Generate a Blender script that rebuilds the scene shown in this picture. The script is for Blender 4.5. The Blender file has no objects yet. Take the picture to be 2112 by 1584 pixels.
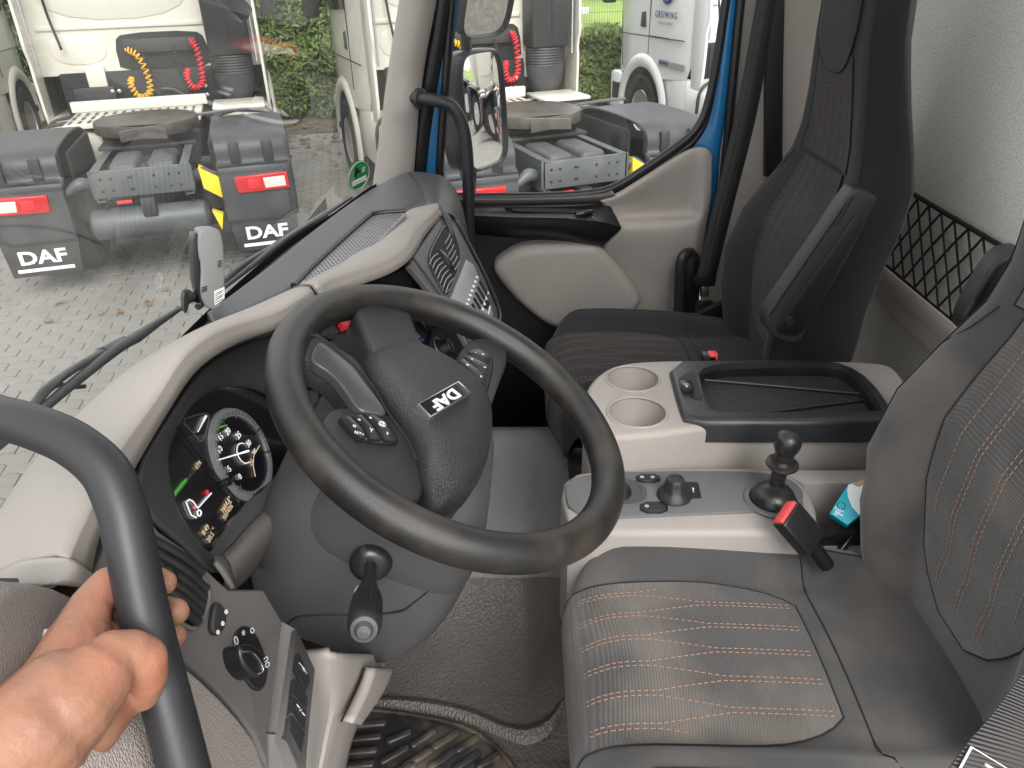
import bpy, bmesh, math, random
from mathutils import Vector, Matrix, noise
random.seed(7)
sc = bpy.context.scene
COL = sc.collection
V = Vector
rad = math.radians

# ------------------------------------------------------------------ camera
FOC, PITCH, ROLL, YAW = 1550.0, rad(29.5), rad(-1.5), rad(0.9)
CAM = V((-1.2, 0.45, 1.35))
_h = V((math.cos(YAW), math.sin(YAW), 0)); _r = V((math.sin(YAW), -math.cos(YAW), 0)); _z = V((0, 0, 1))
FW = math.cos(PITCH) * _h - math.sin(PITCH) * _z
_u = math.sin(PITCH) * _h + math.cos(PITCH) * _z
RT = math.cos(ROLL) * _r + math.sin(ROLL) * _u
UP = -math.sin(ROLL) * _r + math.cos(ROLL) * _u
cam = bpy.data.cameras.new('camera'); camo = bpy.data.objects.new('camera', cam); COL.objects.link(camo)
cam.sensor_width = 36; cam.lens = 36 * FOC / 2112; cam.clip_start = 0.02; cam.clip_end = 400
m = Matrix.Identity(4)
for i in range(3):
    m[i][0] = RT[i]; m[i][1] = UP[i]; m[i][2] = -FW[i]; m[i][3] = CAM[i]
camo.matrix_world = m
sc.camera = camo

# ------------------------------------------------------------------ world, sun, exposure (overcast daylight)
SUN_EL, SUN_AZ = rad(42), rad(197)      # azimuth measured from +x towards +y: light comes from the open driver's door side
w = bpy.data.worlds.new('World'); sc.world = w; w.use_nodes = True
nt = w.node_tree; nt.nodes.clear()
sky = nt.nodes.new('ShaderNodeTexSky'); sky.sky_type = 'NISHITA'; sky.sun_disc = False
sky.sun_elevation = SUN_EL; sky.sun_rotation = math.pi / 2 - SUN_AZ
sky.air_density = 1.0; sky.dust_density = 4.0; sky.ozone_density = 1.0
hs = nt.nodes.new('ShaderNodeHueSaturation'); hs.inputs['Saturation'].default_value = 0.22
bg = nt.nodes.new('ShaderNodeBackground'); bg.inputs['Strength'].default_value = 0.15
wo = nt.nodes.new('ShaderNodeOutputWorld')
mxw = nt.nodes.new('ShaderNodeMix'); mxw.data_type = 'RGBA'; mxw.inputs[0].default_value = .7; mxw.inputs[7].default_value = (5.55, 5.6, 5.65, 1)   # even cloud cover over the sky
nt.links.new(sky.outputs[0], hs.inputs['Color']); nt.links.new(hs.outputs[0], mxw.inputs[6]); nt.links.new(mxw.outputs[2], bg.inputs[0]); nt.links.new(bg.outputs[0], wo.inputs[0])
sl = bpy.data.lights.new('sun', 'SUN'); sl.energy = 1.3; sl.angle = rad(35); sl.color = (1, 0.985, 0.955)
so = bpy.data.objects.new('sun', sl); COL.objects.link(so)
sd = V((math.cos(SUN_EL) * math.cos(SUN_AZ), math.cos(SUN_EL) * math.sin(SUN_AZ), math.sin(SUN_EL)))
so.rotation_euler = sd.to_track_quat('Z', 'Y').to_euler(); so.location = (0, 0, 8)
sc.view_settings.view_transform = 'Standard'; sc.view_settings.look = 'None'; sc.view_settings.gamma = 1
sc.view_settings.use_curve_mapping = False
sc.view_settings.exposure = 1.3
sc.render.engine = 'CYCLES'
sc.cycles.use_denoising = True
sc.cycles.max_bounces = 8; sc.cycles.diffuse_bounces = 5; sc.cycles.glossy_bounces = 4
sc.cycles.transparent_max_bounces = 12; sc.cycles.transmission_bounces = 4
sc.cycles.sample_clamp_indirect = 6; sc.cycles.caustics_reflective = False; sc.cycles.caustics_refractive = False

# ------------------------------------------------------------------ geometry helpers
def ray(px, py): return FW + RT * ((px - 1056) / FOC) - UP * ((py - 792) / FOC)
def at(px, py, x=None, y=None, z=None, d=None):
    """the point of the place seen at a photograph pixel, on a known world plane (or at a known depth)"""
    v = ray(px, py)
    if d is not None: t = d
    elif x is not None: t = (x - CAM.x) / v.x
    elif y is not None: t = (y - CAM.y) / v.y
    else: t = (z - CAM.z) / v.z
    return CAM + v * t
def atp(px, py, p, n):
    v = ray(px, py); return CAM + v * (((p - CAM).dot(n)) / v.dot(n))

MATS = {}
def link(o, parent=None):
    COL.objects.link(o)
    if parent is not None:
        o.parent = parent
        if parent.type == 'EMPTY' and parent.get('_loc') is not None:
            o.matrix_parent_inverse = Matrix.Translation(V(parent['_loc'])).inverted()
    return o
ROOTS = []
def thing(name, label, cat, loc=(0, 0, 0), group=None):
    o = bpy.data.objects.new(name, None); COL.objects.link(o)
    o.location = loc; o.empty_display_size = 0.05; o['_loc'] = list(loc)
    o['label'] = label; o['category'] = cat
    if group: o['group'] = group
    ROOTS.append(o)
    return o
def tag(o, label=None, cat=None, group=None, kind=None):
    if label: o['label'] = label
    if cat: o['category'] = cat
    if group: o['group'] = group
    if kind: o['kind'] = kind
    return o
def mesh(name, vs, fs, mat, parent=None, smooth=True, ang=38):
    me = bpy.data.meshes.new(name); me.from_pydata([tuple(v) for v in vs], [], fs); me.update()
    return finish(name, me, mat, parent, smooth, ang)
def finish(name, me, mat, parent=None, smooth=True, ang=38):
    if mat is not None: me.materials.append(MATS[mat])
    bm = bmesh.new(); bm.from_mesh(me); bmesh.ops.recalc_face_normals(bm, faces=bm.faces); bm.to_mesh(me); bm.free()
    if smooth:
        for p in me.polygons: p.use_smooth = True
        if ang < 179: me.set_sharp_from_angle(angle=rad(ang))
    return link(bpy.data.objects.new(name, me), parent)
def crspline(P, n, closed=False):
    """n points along a Catmull-Rom curve through P"""
    P = [V(p) for p in P]; k = len(P); out = []
    segs = k if closed else k - 1
    for i in range(n):
        t = i / (n if closed else n - 1) * segs
        j = min(int(t), segs - 1); u = t - j
        if closed: a, b, c, d = P[(j - 1) % k], P[j % k], P[(j + 1) % k], P[(j + 2) % k]
        else:
            b, c = P[j], P[j + 1]
            a = P[j - 1] if j > 0 else b + (b - c); d = P[j + 2] if j + 2 < k else c + (c - b)
        out.append(0.5 * ((2 * b) + (c - a) * u + (2 * a - 5 * b + 4 * c - d) * u * u + (3 * b - a - 3 * c + d) * u ** 3))
    return out
def arc(P, n, closed=False):
    """resample a polyline by arc length"""
    P = [V(p) for p in P]
    if closed: P = P + [P[0]]
    L = [0]
    for a, b in zip(P, P[1:]): L.append(L[-1] + (b - a).length)
    out = []; j = 0
    for i in range(n):
        s = L[-1] * i / (n if closed else n - 1)
        while j < len(L) - 2 and L[j + 1] < s: j += 1
        u = (s - L[j]) / max(1e-9, L[j + 1] - L[j]); out.append(P[j].lerp(P[j + 1], min(1, max(0, u))))
    return out
def chaikin(P, n=2, closed=True):
    P = [V(p) for p in P]
    for _ in range(n):
        Q = []
        k = len(P)
        rng = range(k) if closed else range(k - 1)
        if not closed: Q.append(P[0])
        for i in rng:
            a, b = P[i], P[(i + 1) % k]; Q += [a.lerp(b, .25), a.lerp(b, .75)]
        if not closed: Q.append(P[-1])
        P = Q
    return P
def gridmesh(rows, closed_u=False, closed_v=False, cap=False):
    nv = len(rows); nu = len(rows[0]); vs = [p for r in rows for p in r]; fs = []
    for j in range(nv if closed_v else nv - 1):
        for i in range(nu if closed_u else nu - 1):
            a = j * nu + i; b = j * nu + (i + 1) % nu; j2 = (j + 1) % nv
            fs.append((a, b, j2 * nu + (i + 1) % nu, j2 * nu + i))
    if cap:
        fs.append(tuple(reversed(range(nu)))); fs.append(tuple((nv - 1) * nu + i for i in range(nu)))
    return vs, fs
def loft(name, rows, mat, parent=None, nu=None, nv=None, closed_u=False, closed_v=False, cap=False, solid=0, ang=38, smooth=True, soff=-1):
    if nu: rows = [crspline(r, nu, closed_u) for r in rows]
    if nv:
        cols = [crspline([r[i] for r in rows], nv, closed_v) for i in range(len(rows[0]))]
        rows = [[c[j] for c in cols] for j in range(nv)]
    vs, fs = gridmesh(rows, closed_u, closed_v, cap)
    o = mesh(name, vs, fs, mat, parent, smooth, ang)
    if solid:
        md = o.modifiers.new('thick', 'SOLIDIFY'); md.thickness = solid; md.offset = soff
    return o
def tubegeo(pts, r, seg=10, cap=True):
    pts = [V(p) for p in pts]; rows = []; n = len(pts)
    t0 = (pts[1] - pts[0]).normalized()
    ref = V((0, 0, 1)) if abs(t0.z) < .9 else V((1, 0, 0))
    nrm = t0.cross(ref).normalized()
    for i, p in enumerate(pts):
        t = (pts[min(i + 1, n - 1)] - pts[max(i - 1, 0)]).normalized()
        nrm = (nrm - t * nrm.dot(t)).normalized(); bn = t.cross(nrm)
        if isinstance(r, (list, tuple)):
            q = i / max(1, n - 1) * (len(r) - 1); k0 = min(int(q), len(r) - 2); rr = r[k0] + (r[k0 + 1] - r[k0]) * (q - k0)
        else: rr = r
        rows.append([p + nrm * (rr * math.cos(2 * math.pi * k / seg)) + bn * (rr * math.sin(2 * math.pi * k / seg)) for k in range(seg)])
    return gridmesh(rows, True, False, cap)
def tube(name, pts, r, mat, parent=None, seg=12, n=None, closed=False, cap=True):
    if n: pts = crspline(pts, n, closed)
    if closed: pts = list(pts) + [pts[0]]
    vs, fs = tubegeo(pts, r, seg, cap and not closed)
    return mesh(name, vs, fs, mat, parent, True, 60)
class MB:
    """collects shapes into one mesh"""
    def __init__(s): s.v = []; s.f = []
    def add(s, vs, fs):
        o = len(s.v); s.v += [V(v) for v in vs]; s.f += [tuple(i + o for i in f) for f in fs]; return s
    def box(s, c, sz, M=None):
        c = V(c); x, y, z = [k / 2 for k in sz]
        vs = [V((a * x, b * y, d * z)) for a in (-1, 1) for b in (-1, 1) for d in (-1, 1)]
        vs = [(M @ v if M else v) + c for v in vs]
        return s.add(vs, [(0, 1, 3, 2), (4, 6, 7, 5), (0, 4, 5, 1), (2, 3, 7, 6), (0, 2, 6, 4), (1, 5, 7, 3)])
    def tube(s, pts, r, seg=8, n=None):
        if n: pts = crspline(pts, n)
        return s.add(*tubegeo(pts, r, seg))
    def lathe(s, prof, c, ax, seg=24):
        c = V(c); ax = V(ax).normalized(); u = ax.orthogonal().normalized(); w_ = ax.cross(u); rows = []
        for (r, h) in prof:
            rows.append([c + ax * h + u * (r * math.cos(2 * math.pi * k / seg)) + w_ * (r * math.sin(2 * math.pi * k / seg)) for k in range(seg)])
        return s.add(*gridmesh(rows, True, False, True))
    def build(s, name, mat, parent=None, smooth=True, ang=38): return mesh(name, s.v, s.f, mat, parent, smooth, ang)
def lathe(name, prof, c, ax, mat, parent=None, seg=32, ang=40): return MB().lathe(prof, c, ax, seg).build(name, mat, parent, True, ang)
def prism(name, pts, nrm, depth, mat, parent=None, bevel=0.0, bseg=2, ang=38, back_scale=1.0):
    """polygon pts pushed back along -nrm by depth, with bevelled front rim"""
    pts = [V(p) for p in pts]; nrm = V(nrm).normalized()
    bm = bmesh.new()
    c = sum(pts, V()) / len(pts)
    top = [bm.verts.new(p) for p in pts]; bot = [bm.verts.new(c + (p - c) * back_scale - nrm * depth) for p in pts]
    bm.faces.new(top); bm.faces.new(list(reversed(bot)))
    k = len(pts)
    for i in range(k): bm.faces.new((top[i], bot[i], bot[(i + 1) % k], top[(i + 1) % k]))
    bmesh.ops.recalc_face_normals(bm, faces=bm.faces)
    if bevel:
        ts = set(top)
        es = [e for e in bm.edges if e.verts[0] in ts and e.verts[1] in ts]
        bmesh.ops.bevel(bm, geom=es, offset=bevel, segments=bseg, profile=.5, affect='EDGES', clamp_overlap=True)
    me = bpy.data.meshes.new(name); bm.to_mesh(me); bm.free()
    return finish(name, me, mat, parent, True, ang)
def rbox(name, c, sz, mat, parent=None, bevel=.005, M=None, seg=2, taper=None):
    bm = bmesh.new(); bmesh.ops.create_cube(bm, size=1)
    for v in bm.verts:
        v.co = V((v.co.x * sz[0], v.co.y * sz[1], v.co.z * sz[2]))
        if taper and v.co.z > 0: v.co.x *= taper[0]; v.co.y *= taper[1]
    if bevel: bmesh.ops.bevel(bm, geom=bm.edges[:], offset=bevel, segments=seg, profile=.5, affect='EDGES', clamp_overlap=True)
    for v in bm.verts: v.co = (M @ v.co if M else v.co) + V(c)
    me = bpy.data.meshes.new(name); bm.to_mesh(me); bm.free()
    return finish(name, me, mat, parent, True, 40)
def basis(xa, ya, za=None):
    xa = V(xa).normalized(); ya = V(ya); ya = (ya - xa * ya.dot(xa)).normalized(); za = xa.cross(ya)
    M = Matrix.Identity(3)
    for i in range(3): M[i][0] = xa[i]; M[i][1] = ya[i]; M[i][2] = za[i]
    return M
def text(name, s, origin, xa, ya, size, mat, parent=None, depth=.0006, bold=0.0, shear=0.0, align='CENTER', sx=1.0, space=1.0):
    cu = bpy.data.curves.new(name, 'FONT'); cu.body = s; cu.size = 1; cu.align_x = align; cu.align_y = 'CENTER'
    cu.offset = bold; cu.space_character = space; cu.shear = shear; cu.resolution_u = 3; cu.extrude = 0.001
    t = bpy.data.objects.new(name, cu); COL.objects.link(t)
    dg = bpy.context.evaluated_depsgraph_get()
    me = bpy.data.meshes.new_from_object(t.evaluated_get(dg))
    bpy.data.objects.remove(t); bpy.data.curves.remove(cu)
    M = basis(xa, ya)
    for v in me.vertices:
        v.co = V(origin) + M @ V((v.co.x * size * sx, v.co.y * size, (depth if v.co.z > 0 else 0)))
    me.materials.clear()
    o = finish(name, me, mat, parent, False)
    return o
def apply_mods(o):
    dg = bpy.context.evaluated_depsgraph_get(); dg.update()
    me = bpy.data.meshes.new_from_object(o.evaluated_get(dg)); o.modifiers.clear(); o.data = me
    return o

# ------------------------------------------------------------------ materials
def pm(name, base, rough=.5, var=.0, vscale=6, bump=0, bscale=300, metal=0, kind='noise', spec=.5, dust=0, dustc=(.45, .4, .34), dscale=5, coat=0, sheen=0, stretch=None, bump2=0, b2scale=40, emit=0, speck=None):
    mt = bpy.data.materials.new(name); mt.use_nodes = True; MATS[name] = mt
    n = mt.node_tree.nodes; l = mt.node_tree.links
    b = n['Principled BSDF']; b.inputs['Roughness'].default_value = rough; b.inputs['Metallic'].default_value = metal
    b.inputs['Specular IOR Level'].default_value = spec
    b.inputs['Coat Weight'].default_value = coat; b.inputs['Coat Roughness'].default_value = .08
    if sheen: b.inputs['Sheen Weight'].default_value = sheen; b.inputs['Sheen Roughness'].default_value = .5
    tc = n.new('ShaderNodeTexCoord'); src = tc.outputs['Object']
    if stretch:
        mp = n.new('ShaderNodeMapping'); mp.inputs['Scale'].default_value = stretch; l.new(src, mp.inputs[0]); src2 = mp.outputs[0]
    else: src2 = src
    col = None
    rgb = n.new('ShaderNodeRGB'); rgb.outputs[0].default_value = (*base, 1); col = rgb.outputs[0]
    def nz(scale, det=4, s=src):
        t = n.new('ShaderNodeTexNoise'); t.inputs['Scale'].default_value = scale; t.inputs['Detail'].default_value = det; l.new(s, t.inputs['Vector']); return t.outputs['Fac']
    def ramp(f, a, b_):
        r = n.new('ShaderNodeMapRange'); r.inputs['From Min'].default_value = a; r.inputs['From Max'].default_value = b_; l.new(f, r.inputs['Value']); return r.outputs[0]
    def mixc(f, a, b_):
        x = n.new('ShaderNodeMix'); x.data_type = 'RGBA'
        if isinstance(f, float): x.inputs[0].default_value = f
        else: l.new(f, x.inputs[0])
        for sck, val in ((6, a), (7, b_)):
            if isinstance(val, tuple): x.inputs[sck].default_value = (*val, 1)
            else: l.new(val, x.inputs[sck])
        return x.outputs[2]
    if var:
        f = ramp(nz(vscale, 6), .3, .7)
        col = mixc(f, tuple(c * (1 - var) for c in base), tuple(min(1, c * (1 + var)) for c in base))
    if speck:   # fine second colour flecks: (colour, scale, low, high)
        f = ramp(nz(speck[1], 3), speck[2], speck[3]); col = mixc(f, col, speck[0])
    if dust:
        a = ramp(nz(dscale, 8), .48, .72); a2 = n.new('ShaderNodeMath'); a2.operation = 'MULTIPLY'; a2.inputs[1].default_value = dust; l.new(a, a2.inputs[0])
        col = mixc(a2.outputs[0], col, dustc)
        rr = n.new('ShaderNodeMapRange'); rr.inputs['To Min'].default_value = rough; rr.inputs['To Max'].default_value = min(1, rough + .35 * dust + .1); l.new(a, rr.inputs['Value']); l.new(rr.outputs[0], b.inputs['Roughness'])
    l.new(col, b.inputs['Base Color'])
    if bump:
        if kind == 'voronoi':
            t = n.new('ShaderNodeTexVoronoi'); t.inputs['Scale'].default_value = bscale; l.new(src2, t.inputs['Vector']); hgt = t.outputs['Distance']
        elif kind == 'wave':
            t = n.new('ShaderNodeTexWave'); t.inputs['Scale'].default_value = bscale; t.inputs['Distortion'].default_value = .4; t.inputs['Detail'].default_value = 1; t.bands_direction = 'DIAGONAL' if stretch else 'X'; l.new(src2, t.inputs['Vector']); hgt = t.outputs['Fac']
        elif kind == 'ripple':
            t = n.new('ShaderNodeTexWave'); t.inputs['Scale'].default_value = bscale; t.inputs['Distortion'].default_value = 9; t.inputs['Detail'].default_value = 2; t.inputs['Detail Scale'].default_value = 2.2; l.new(src2, t.inputs['Vector']); hgt = t.outputs['Fac']
        else: hgt = nz(bscale, 3, src2)
        bp = n.new('ShaderNodeBump'); bp.inputs['Strength'].default_value = bump; bp.inputs['Distance'].default_value = .002; l.new(hgt, bp.inputs['Height']); last = bp
        if bump2:
            b2 = n.new('ShaderNodeBump'); b2.inputs['Strength'].default_value = bump2; b2.inputs['Distance'].default_value = .01; l.new(nz(b2scale, 2), b2.inputs['Height']); l.new(bp.outputs[0], b2.inputs['Normal']); last = b2
        l.new(last.outputs[0], b.inputs['Normal'])
    if emit:
        l.new(col, b.inputs['Emission Color']); b.inputs['Emission Strength'].default_value = emit
    return mt
def glassmat(name, tint=(1, 1, 1), refl=1.0, dirt=0.0, dcol=(.8, .8, .78), dscale=3):
    mt = bpy.data.materials.new(name); mt.use_nodes = True; MATS[name] = mt
    n = mt.node_tree.nodes; l = mt.node_tree.links; n.clear()
    out = n.new('ShaderNodeOutputMaterial'); tr = n.new('ShaderNodeBsdfTransparent'); tr.inputs[0].default_value = (*tint, 1)
    gl = n.new('ShaderNodeBsdfGlossy'); gl.inputs['Roughness'].default_value = .02
    fr = n.new('ShaderNodeFresnel'); fr.inputs['IOR'].default_value = 1.45
    mu = n.new('ShaderNodeMath'); mu.operation = 'MULTIPLY'; mu.inputs[1].default_value = refl; l.new(fr.outputs[0], mu.inputs[0])
    mx = n.new('ShaderNodeMixShader'); l.new(mu.outputs[0], mx.inputs[0]); l.new(tr.outputs[0], mx.inputs[1]); l.new(gl.outputs[0], mx.inputs[2])
    last = mx
    if dirt:
        tc = n.new('ShaderNodeTexCoord'); nz = n.new('ShaderNodeTexNoise'); nz.inputs['Scale'].default_value = dscale; nz.inputs['Detail'].default_value = 9; nz.inputs['Roughness'].default_value = .7
        l.new(tc.outputs['Object'], nz.inputs['Vector'])
        mr = n.new('ShaderNodeMapRange'); mr.inputs['From Min'].default_value = .3; mr.inputs['From Max'].default_value = .75; mr.inputs['To Min'].default_value = dirt * .45; mr.inputs['To Max'].default_value = dirt * 1.4; l.new(nz.outputs['Fac'], mr.inputs['Value'])
        df = n.new('ShaderNodeBsdfDiffuse'); df.inputs[0].default_value = (*dcol, 1)
        m2 = n.new('ShaderNodeMixShader'); l.new(mr.outputs[0], m2.inputs[0]); l.new(mx.outputs[0], m2.inputs[1]); l.new(df.outputs[0], m2.inputs[2]); last = m2
    l.new(last.outputs[0], out.inputs[0])
    return mt

pm('beige', (.305, .275, .254), .55, .05, 3, .25, 900, kind='noise', dust=.12, dustc=(.5, .46, .42))
pm('beige_leather_lit', (.50, .43, .405), .5, .05, 4, .55, 420, kind='voronoi', dust=.1)  # beige with the door light put into its base colour
pm('taupe', (.125, .115, .111), .5, .05, 5, .2, 1200, dust=.08)
pm('taupe_dark', (.19, .165, .152), .5, .06, 6, .3, 700, kind='voronoi')
pm('grey_plastic', (.062, .061, .063), .48, .06, 5, .22, 1300, speck=((.4, .38, .36), 900, .74, .8))
pm('dark_plastic', (.018, .018, .0185), .45, .08, 5, .25, 1300, dust=.06, speck=((.3, .3, .3), 900, .76, .82))
pm('black_plastic', (.008, .008, .0085), .42, .1, 6, .2, 1200)
pm('deep_black', (.006, .006, .006), .7)
pm('gloss_black', (.006, .006, .007), .06, coat=.6)
pm('satin_black', (.014, .014, .015), .3, .1, 20, .05, 300)
pm('leather_rim', (.017, .016, .015), .3, .22, 9, .22, 1500, kind='voronoi', dust=.35, dustc=(.10, .075, .055), dscale=14)
pm('leather_pad', (.018, .0177, .018), .36, .08, 6, .6, 800, kind='voronoi', dust=.08, dustc=(.12, .1, .09))
pm('silver_insert', (.06, .058, .058), .28, .08, 6, .1, 900, metal=.3)
pm('silver', (.5, .5, .5), .25, metal=.9)
pm('chrome', (.75, .75, .75), .12, metal=1)
pm('white_print', (.75, .75, .75), .5)
pm('amber_print', (.9, .68, .45), .5, emit=.6)
pm('white_glow', (.85, .85, .85), .5, emit=.8)
pm('green_glow', (.1, .45, .06), .5, emit=.6)
pm('red_glow', (.7, .01, .03), .5, emit=1.0)
pm('lcd_blue', (.006, .006, .03), .2)
pm('lcd_dark', (.012, .012, .014), .3)
pm('blue_mark', (.02, .16, .55), .5)
pm('red_plastic', (.55, .02, .02), .35)
pm('red_soft', (.65, .06, .06), .45)
pm('fabric_rib', (.088, .084, .082), .9, .1, 10, .6, 150, kind='wave', stretch=(0, 1, 1), sheen=.2, dust=.5, dustc=(.27, .225, .19), dscale=6, spec=.2)
pm('fabric_rib_shaded', (.032, .031, .032), .9, .1, 10, .6, 150, kind='wave', stretch=(0, 1, 1), sheen=.1, spec=.2)  # same seat fabric, darkened for the weaker light on the passenger side
pm('fabric_plain_shaded', (.026, .026, .027), .9, .12, 9, .35, 1400, sheen=.1, spec=.2)  # plain fabric with the passenger side's shade in its colour
pm('stitch_shaded', (.16, .085, .055), .7)  # orange stitching dimmed to match the shaded fabric
pm('fabric_plain', (.058, .056, .055), .9, .12, 9, .35, 1400, sheen=.3, dust=.4, dustc=(.2, .17, .15), dscale=5, spec=.2)
pm('fabric_side', (.014, .0135, .014), .92, .1, 9, .3, 1400, sheen=.15, spec=.2)  # shade of the seat sides put into the colour; head pad shares it
pm('stitch_orange', (.33, .19, .125), .7)
pm('seam', (.012, .012, .012), .9)
pm('felt', (.84, .82, .76), .95, .05, 3, .6, 260, spec=.1, speck=((.60, .58, .53), 230, .48, .66))
pm('floor_vinyl', (.095, .084, .077), .45, .2, 3, 1.0, 150, kind='voronoi', stretch=(1, 1.6, 1), dust=.3, dustc=(.2, .165, .14), dscale=4)
pm('tunnel_vinyl', (.2, .2, .203), .65, .1, 5, .8, 330, kind='voronoi', dust=.2, dustc=(.2, .19, .18))
pm('rubber_mat', (.022, .02, .019), .38, .15, 6, .2, 120, dust=.55, dustc=(.22, .165, .115), dscale=13)
pm('tray_mat', (.022, .022, .023), .5, .06, 8, .45, 42, kind='ripple')
pm('belt', (.013, .013, .014), .6, .08, 20, .3, 700)
pm('belt_grey', (.06, .056, .055), .65, .08, 20, .8, 110, kind='wave')
pm('rope', (.006, .006, .006), .8)
pm('blue_paint', (.012, .125, .30), .3, coat=.6)
pm('handle_black', (.02, .02, .023), .42, .12, 9, .06, 500, dust=.07, dustc=(.07, .06, .055))
pm('skin', (.30, .148, .095), .48, .14, 24, .2, 420, spec=.4, bump2=.14, b2scale=60, dust=.55, dustc=(.46, .15, .09), dscale=16)
MATS['skin'].node_tree.nodes['Principled BSDF'].inputs['Subsurface Weight'].default_value = .12
MATS['skin'].node_tree.nodes['Principled BSDF'].inputs['Subsurface Radius'].default_value = (.012, .005, .003)
pm('nail', (.6, .36, .28), .3)
pm('teal', (.0, .36, .47), .4)
pm('paper_white', (.8, .8, .8), .5)
pm('cardboard', (.45, .33, .2), .8)
pm('grey_light', (.26, .26, .27), .45, .05, 5, .1, 900)
pm('steel_dirty', (.16, .12, .085), .6, .4, 25, .4, 90, metal=.4)
glassmat('windscreen_glass', (.97, .985, .98), .2, .065, (.78, .8, .78), 2.5)
glassmat('window_glass', (.99, .995, .99), .5, .012)
glassmat('lens_glass', (.96, .96, .96), .5, .0)
pm('beige_lit', (.60, .545, .50), .55, .05, 3, .25, 900)  # lit copy of beige, brightened for the dimly lit rail
pm('mirror', (.92, .92, .92), .015, metal=1)
pm('lid_black', (.022, .022, .024), .38, .08, 6, .12, 900)
pm('toll_grey', (.2, .205, .2), .5, .04, 6, .1, 900)
pm('grey_console', (.115, .115, .12), .42, .05, 6, .15, 1100, dust=.08)
pm('lever_black', (.016, .015, .015), .28, .2, 30, .15, 500, kind='voronoi', dust=.08, dustc=(.12, .08, .05), dscale=30)
pm('fabric_logo', (.075, .073, .072), .8)
pm('mirror_shell', (.028, .03, .033), .4, .08, 8, .1, 700)
pm('badge_green', (.02, .23, .07), .5)
pm('dial_grey', (.42, .42, .43), .3, .05, 10, metal=.1, emit=.13)  # faint glow added to lift the ring out of the hood's shade
pm('badge_silver', (.62, .62, .6), .45)

# ================================================================== OWN CAB: floor, rear wall
def S(o): o['kind'] = 'structure'; return o
def row(*pts):
    out = []
    for p in pts:
        out.append(at(p[0], p[1], **{p[2]: p[3]}))
    return out
cols = [560, 700, 850, 960, 1040, 1085, 1130, 1180, 1260]
def frow(py, zs): return [at(c, py, z=z_) for c, z_ in zip(cols, zs)]
S(loft('cab_floor', [
    [V((-.95, 1.0, -.02)), V((-.95, .9, -.02)), V((-.95, .75, -.02)), V((-.95, .62, -.02)), V((-.95, .5, -.02)), V((-.95, .45, -.02)), V((-.95, .38, -.02)), V((-.95, .3, -.02)), V((-.95, .0, -.02))],
    frow(1650, [0] * 9), frow(1560, [0] * 9), frow(1480, [0, 0, 0, 0, 0, 0, .01, .03, .06]),
    frow(1400, [.0, 0, 0, .0, .0, .0, .03, .06, .1]), frow(1310, [.06, .03, .02, .02, .015, .015, .05, .09, .14]),
    frow(1240, [.12, .08, .06, .055, .045, .05, .085, .13, .17]), frow(1190, [.16, .12, .1, .09, .08, .085, .12, .16, .2]), frow(1150, [.17, .14, .12, .11, .1, .1, .13, .17, .2])],
    'floor_vinyl', nu=40, nv=40, solid=.02))
S(loft('engine_tunnel', [
    frow(1196, [.152, .112, .092, .082, .072, .078, .112, .152, .192]), frow(1180, [.168, .128, .108, .1, .09, .092, .126, .168, .206]),
    frow(1100, [.2, .18, .16, .15, .14, .135, .165, .2, .25]), frow(1000, [.24, .22, .2, .195, .185, .175, .2, .235, .28]),
    frow(930, [.26, .24, .225, .22, .215, .2, .22, .26, .3]), frow(892, [.26, .25, .24, .235, .23, .215, .23, .27, .31]),
    frow(884, [.2, .2, .2, .2, .2, .19, .19, .22, .28]), frow(880, [0] * 9)],
    'tunnel_vinyl', nu=40, nv=30, solid=.02))
S(loft('floor_ridge', [[p + V((0, 0, h)) + V((dx, 0, 0)) for p in crspline(row((690, 1440, 'z', .0), (760, 1449, 'z', 0), (860, 1455, 'z', .0), (960, 1474, 'z', .0), (1040, 1506, 'z', .0), (1090, 1513, 'z', .005), (1135, 1490, 'z', .015), (1165, 1448, 'z', .03), (1200, 1425, 'z', .04)), 40)] for dx, h in ((-.022, -.004), (-.014, .006), (0, .012), (.014, .006), (.022, -.004))], 'floor_vinyl'))
S(mesh('passenger_floor', [V((.1, 1.15, -.06)), V((1.0, 1.15, -.06)), V((1.0, -.5, -.06)), V((.1, -.5, -.06))], [(0, 1, 2, 3)], 'black_plastic'))  # black floor colour stands in for the footwell's shade
S(mesh('firewall', [V((-1, 1.02, -.1)), V((1, 1.02, -.1)), V((1, 1.02, .75)), V((-1, 1.02, .75))], [(0, 1, 2, 3)], 'black_plastic'))  # dark sheet put in so the shaded footwell reads black
# rear wall: felt lining on a panel, beige rail with step
S(rbox('rear_wall', (0, -.525, .9), (2.0, .05, 2.0), 'felt', None, .004))
rf = MB()     # unseen roof lining; hatch opening added to let skylight reach the rear wall
for (x0_, x1_, y0_, y1_) in ((-.86, -.30, -.52, .68), (.35, .98, -.52, .68), (-.30, .35, -.52, -.42), (-.30, .35, .06, .68)): rf.box(((x0_ + x1_) / 2, (y0_ + y1_) / 2, 1.83), (x1_ - x0_, y1_ - y0_, .06))
S(rf.build('cab_roof', 'felt', None, False))
rail = thing('wall_rail', 'beige moulded rail running along the grey felt rear wall below the net', 'rail', (.2, -.49, .6))
rbox('rail_top', (.1, -.482, .628), (1.5, .034, .05), 'beige_lit', rail, .008)
rbox('rail_face', (.1, -.488, .577), (1.5, .022, .05), 'beige_lit', rail, .004)
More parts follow.
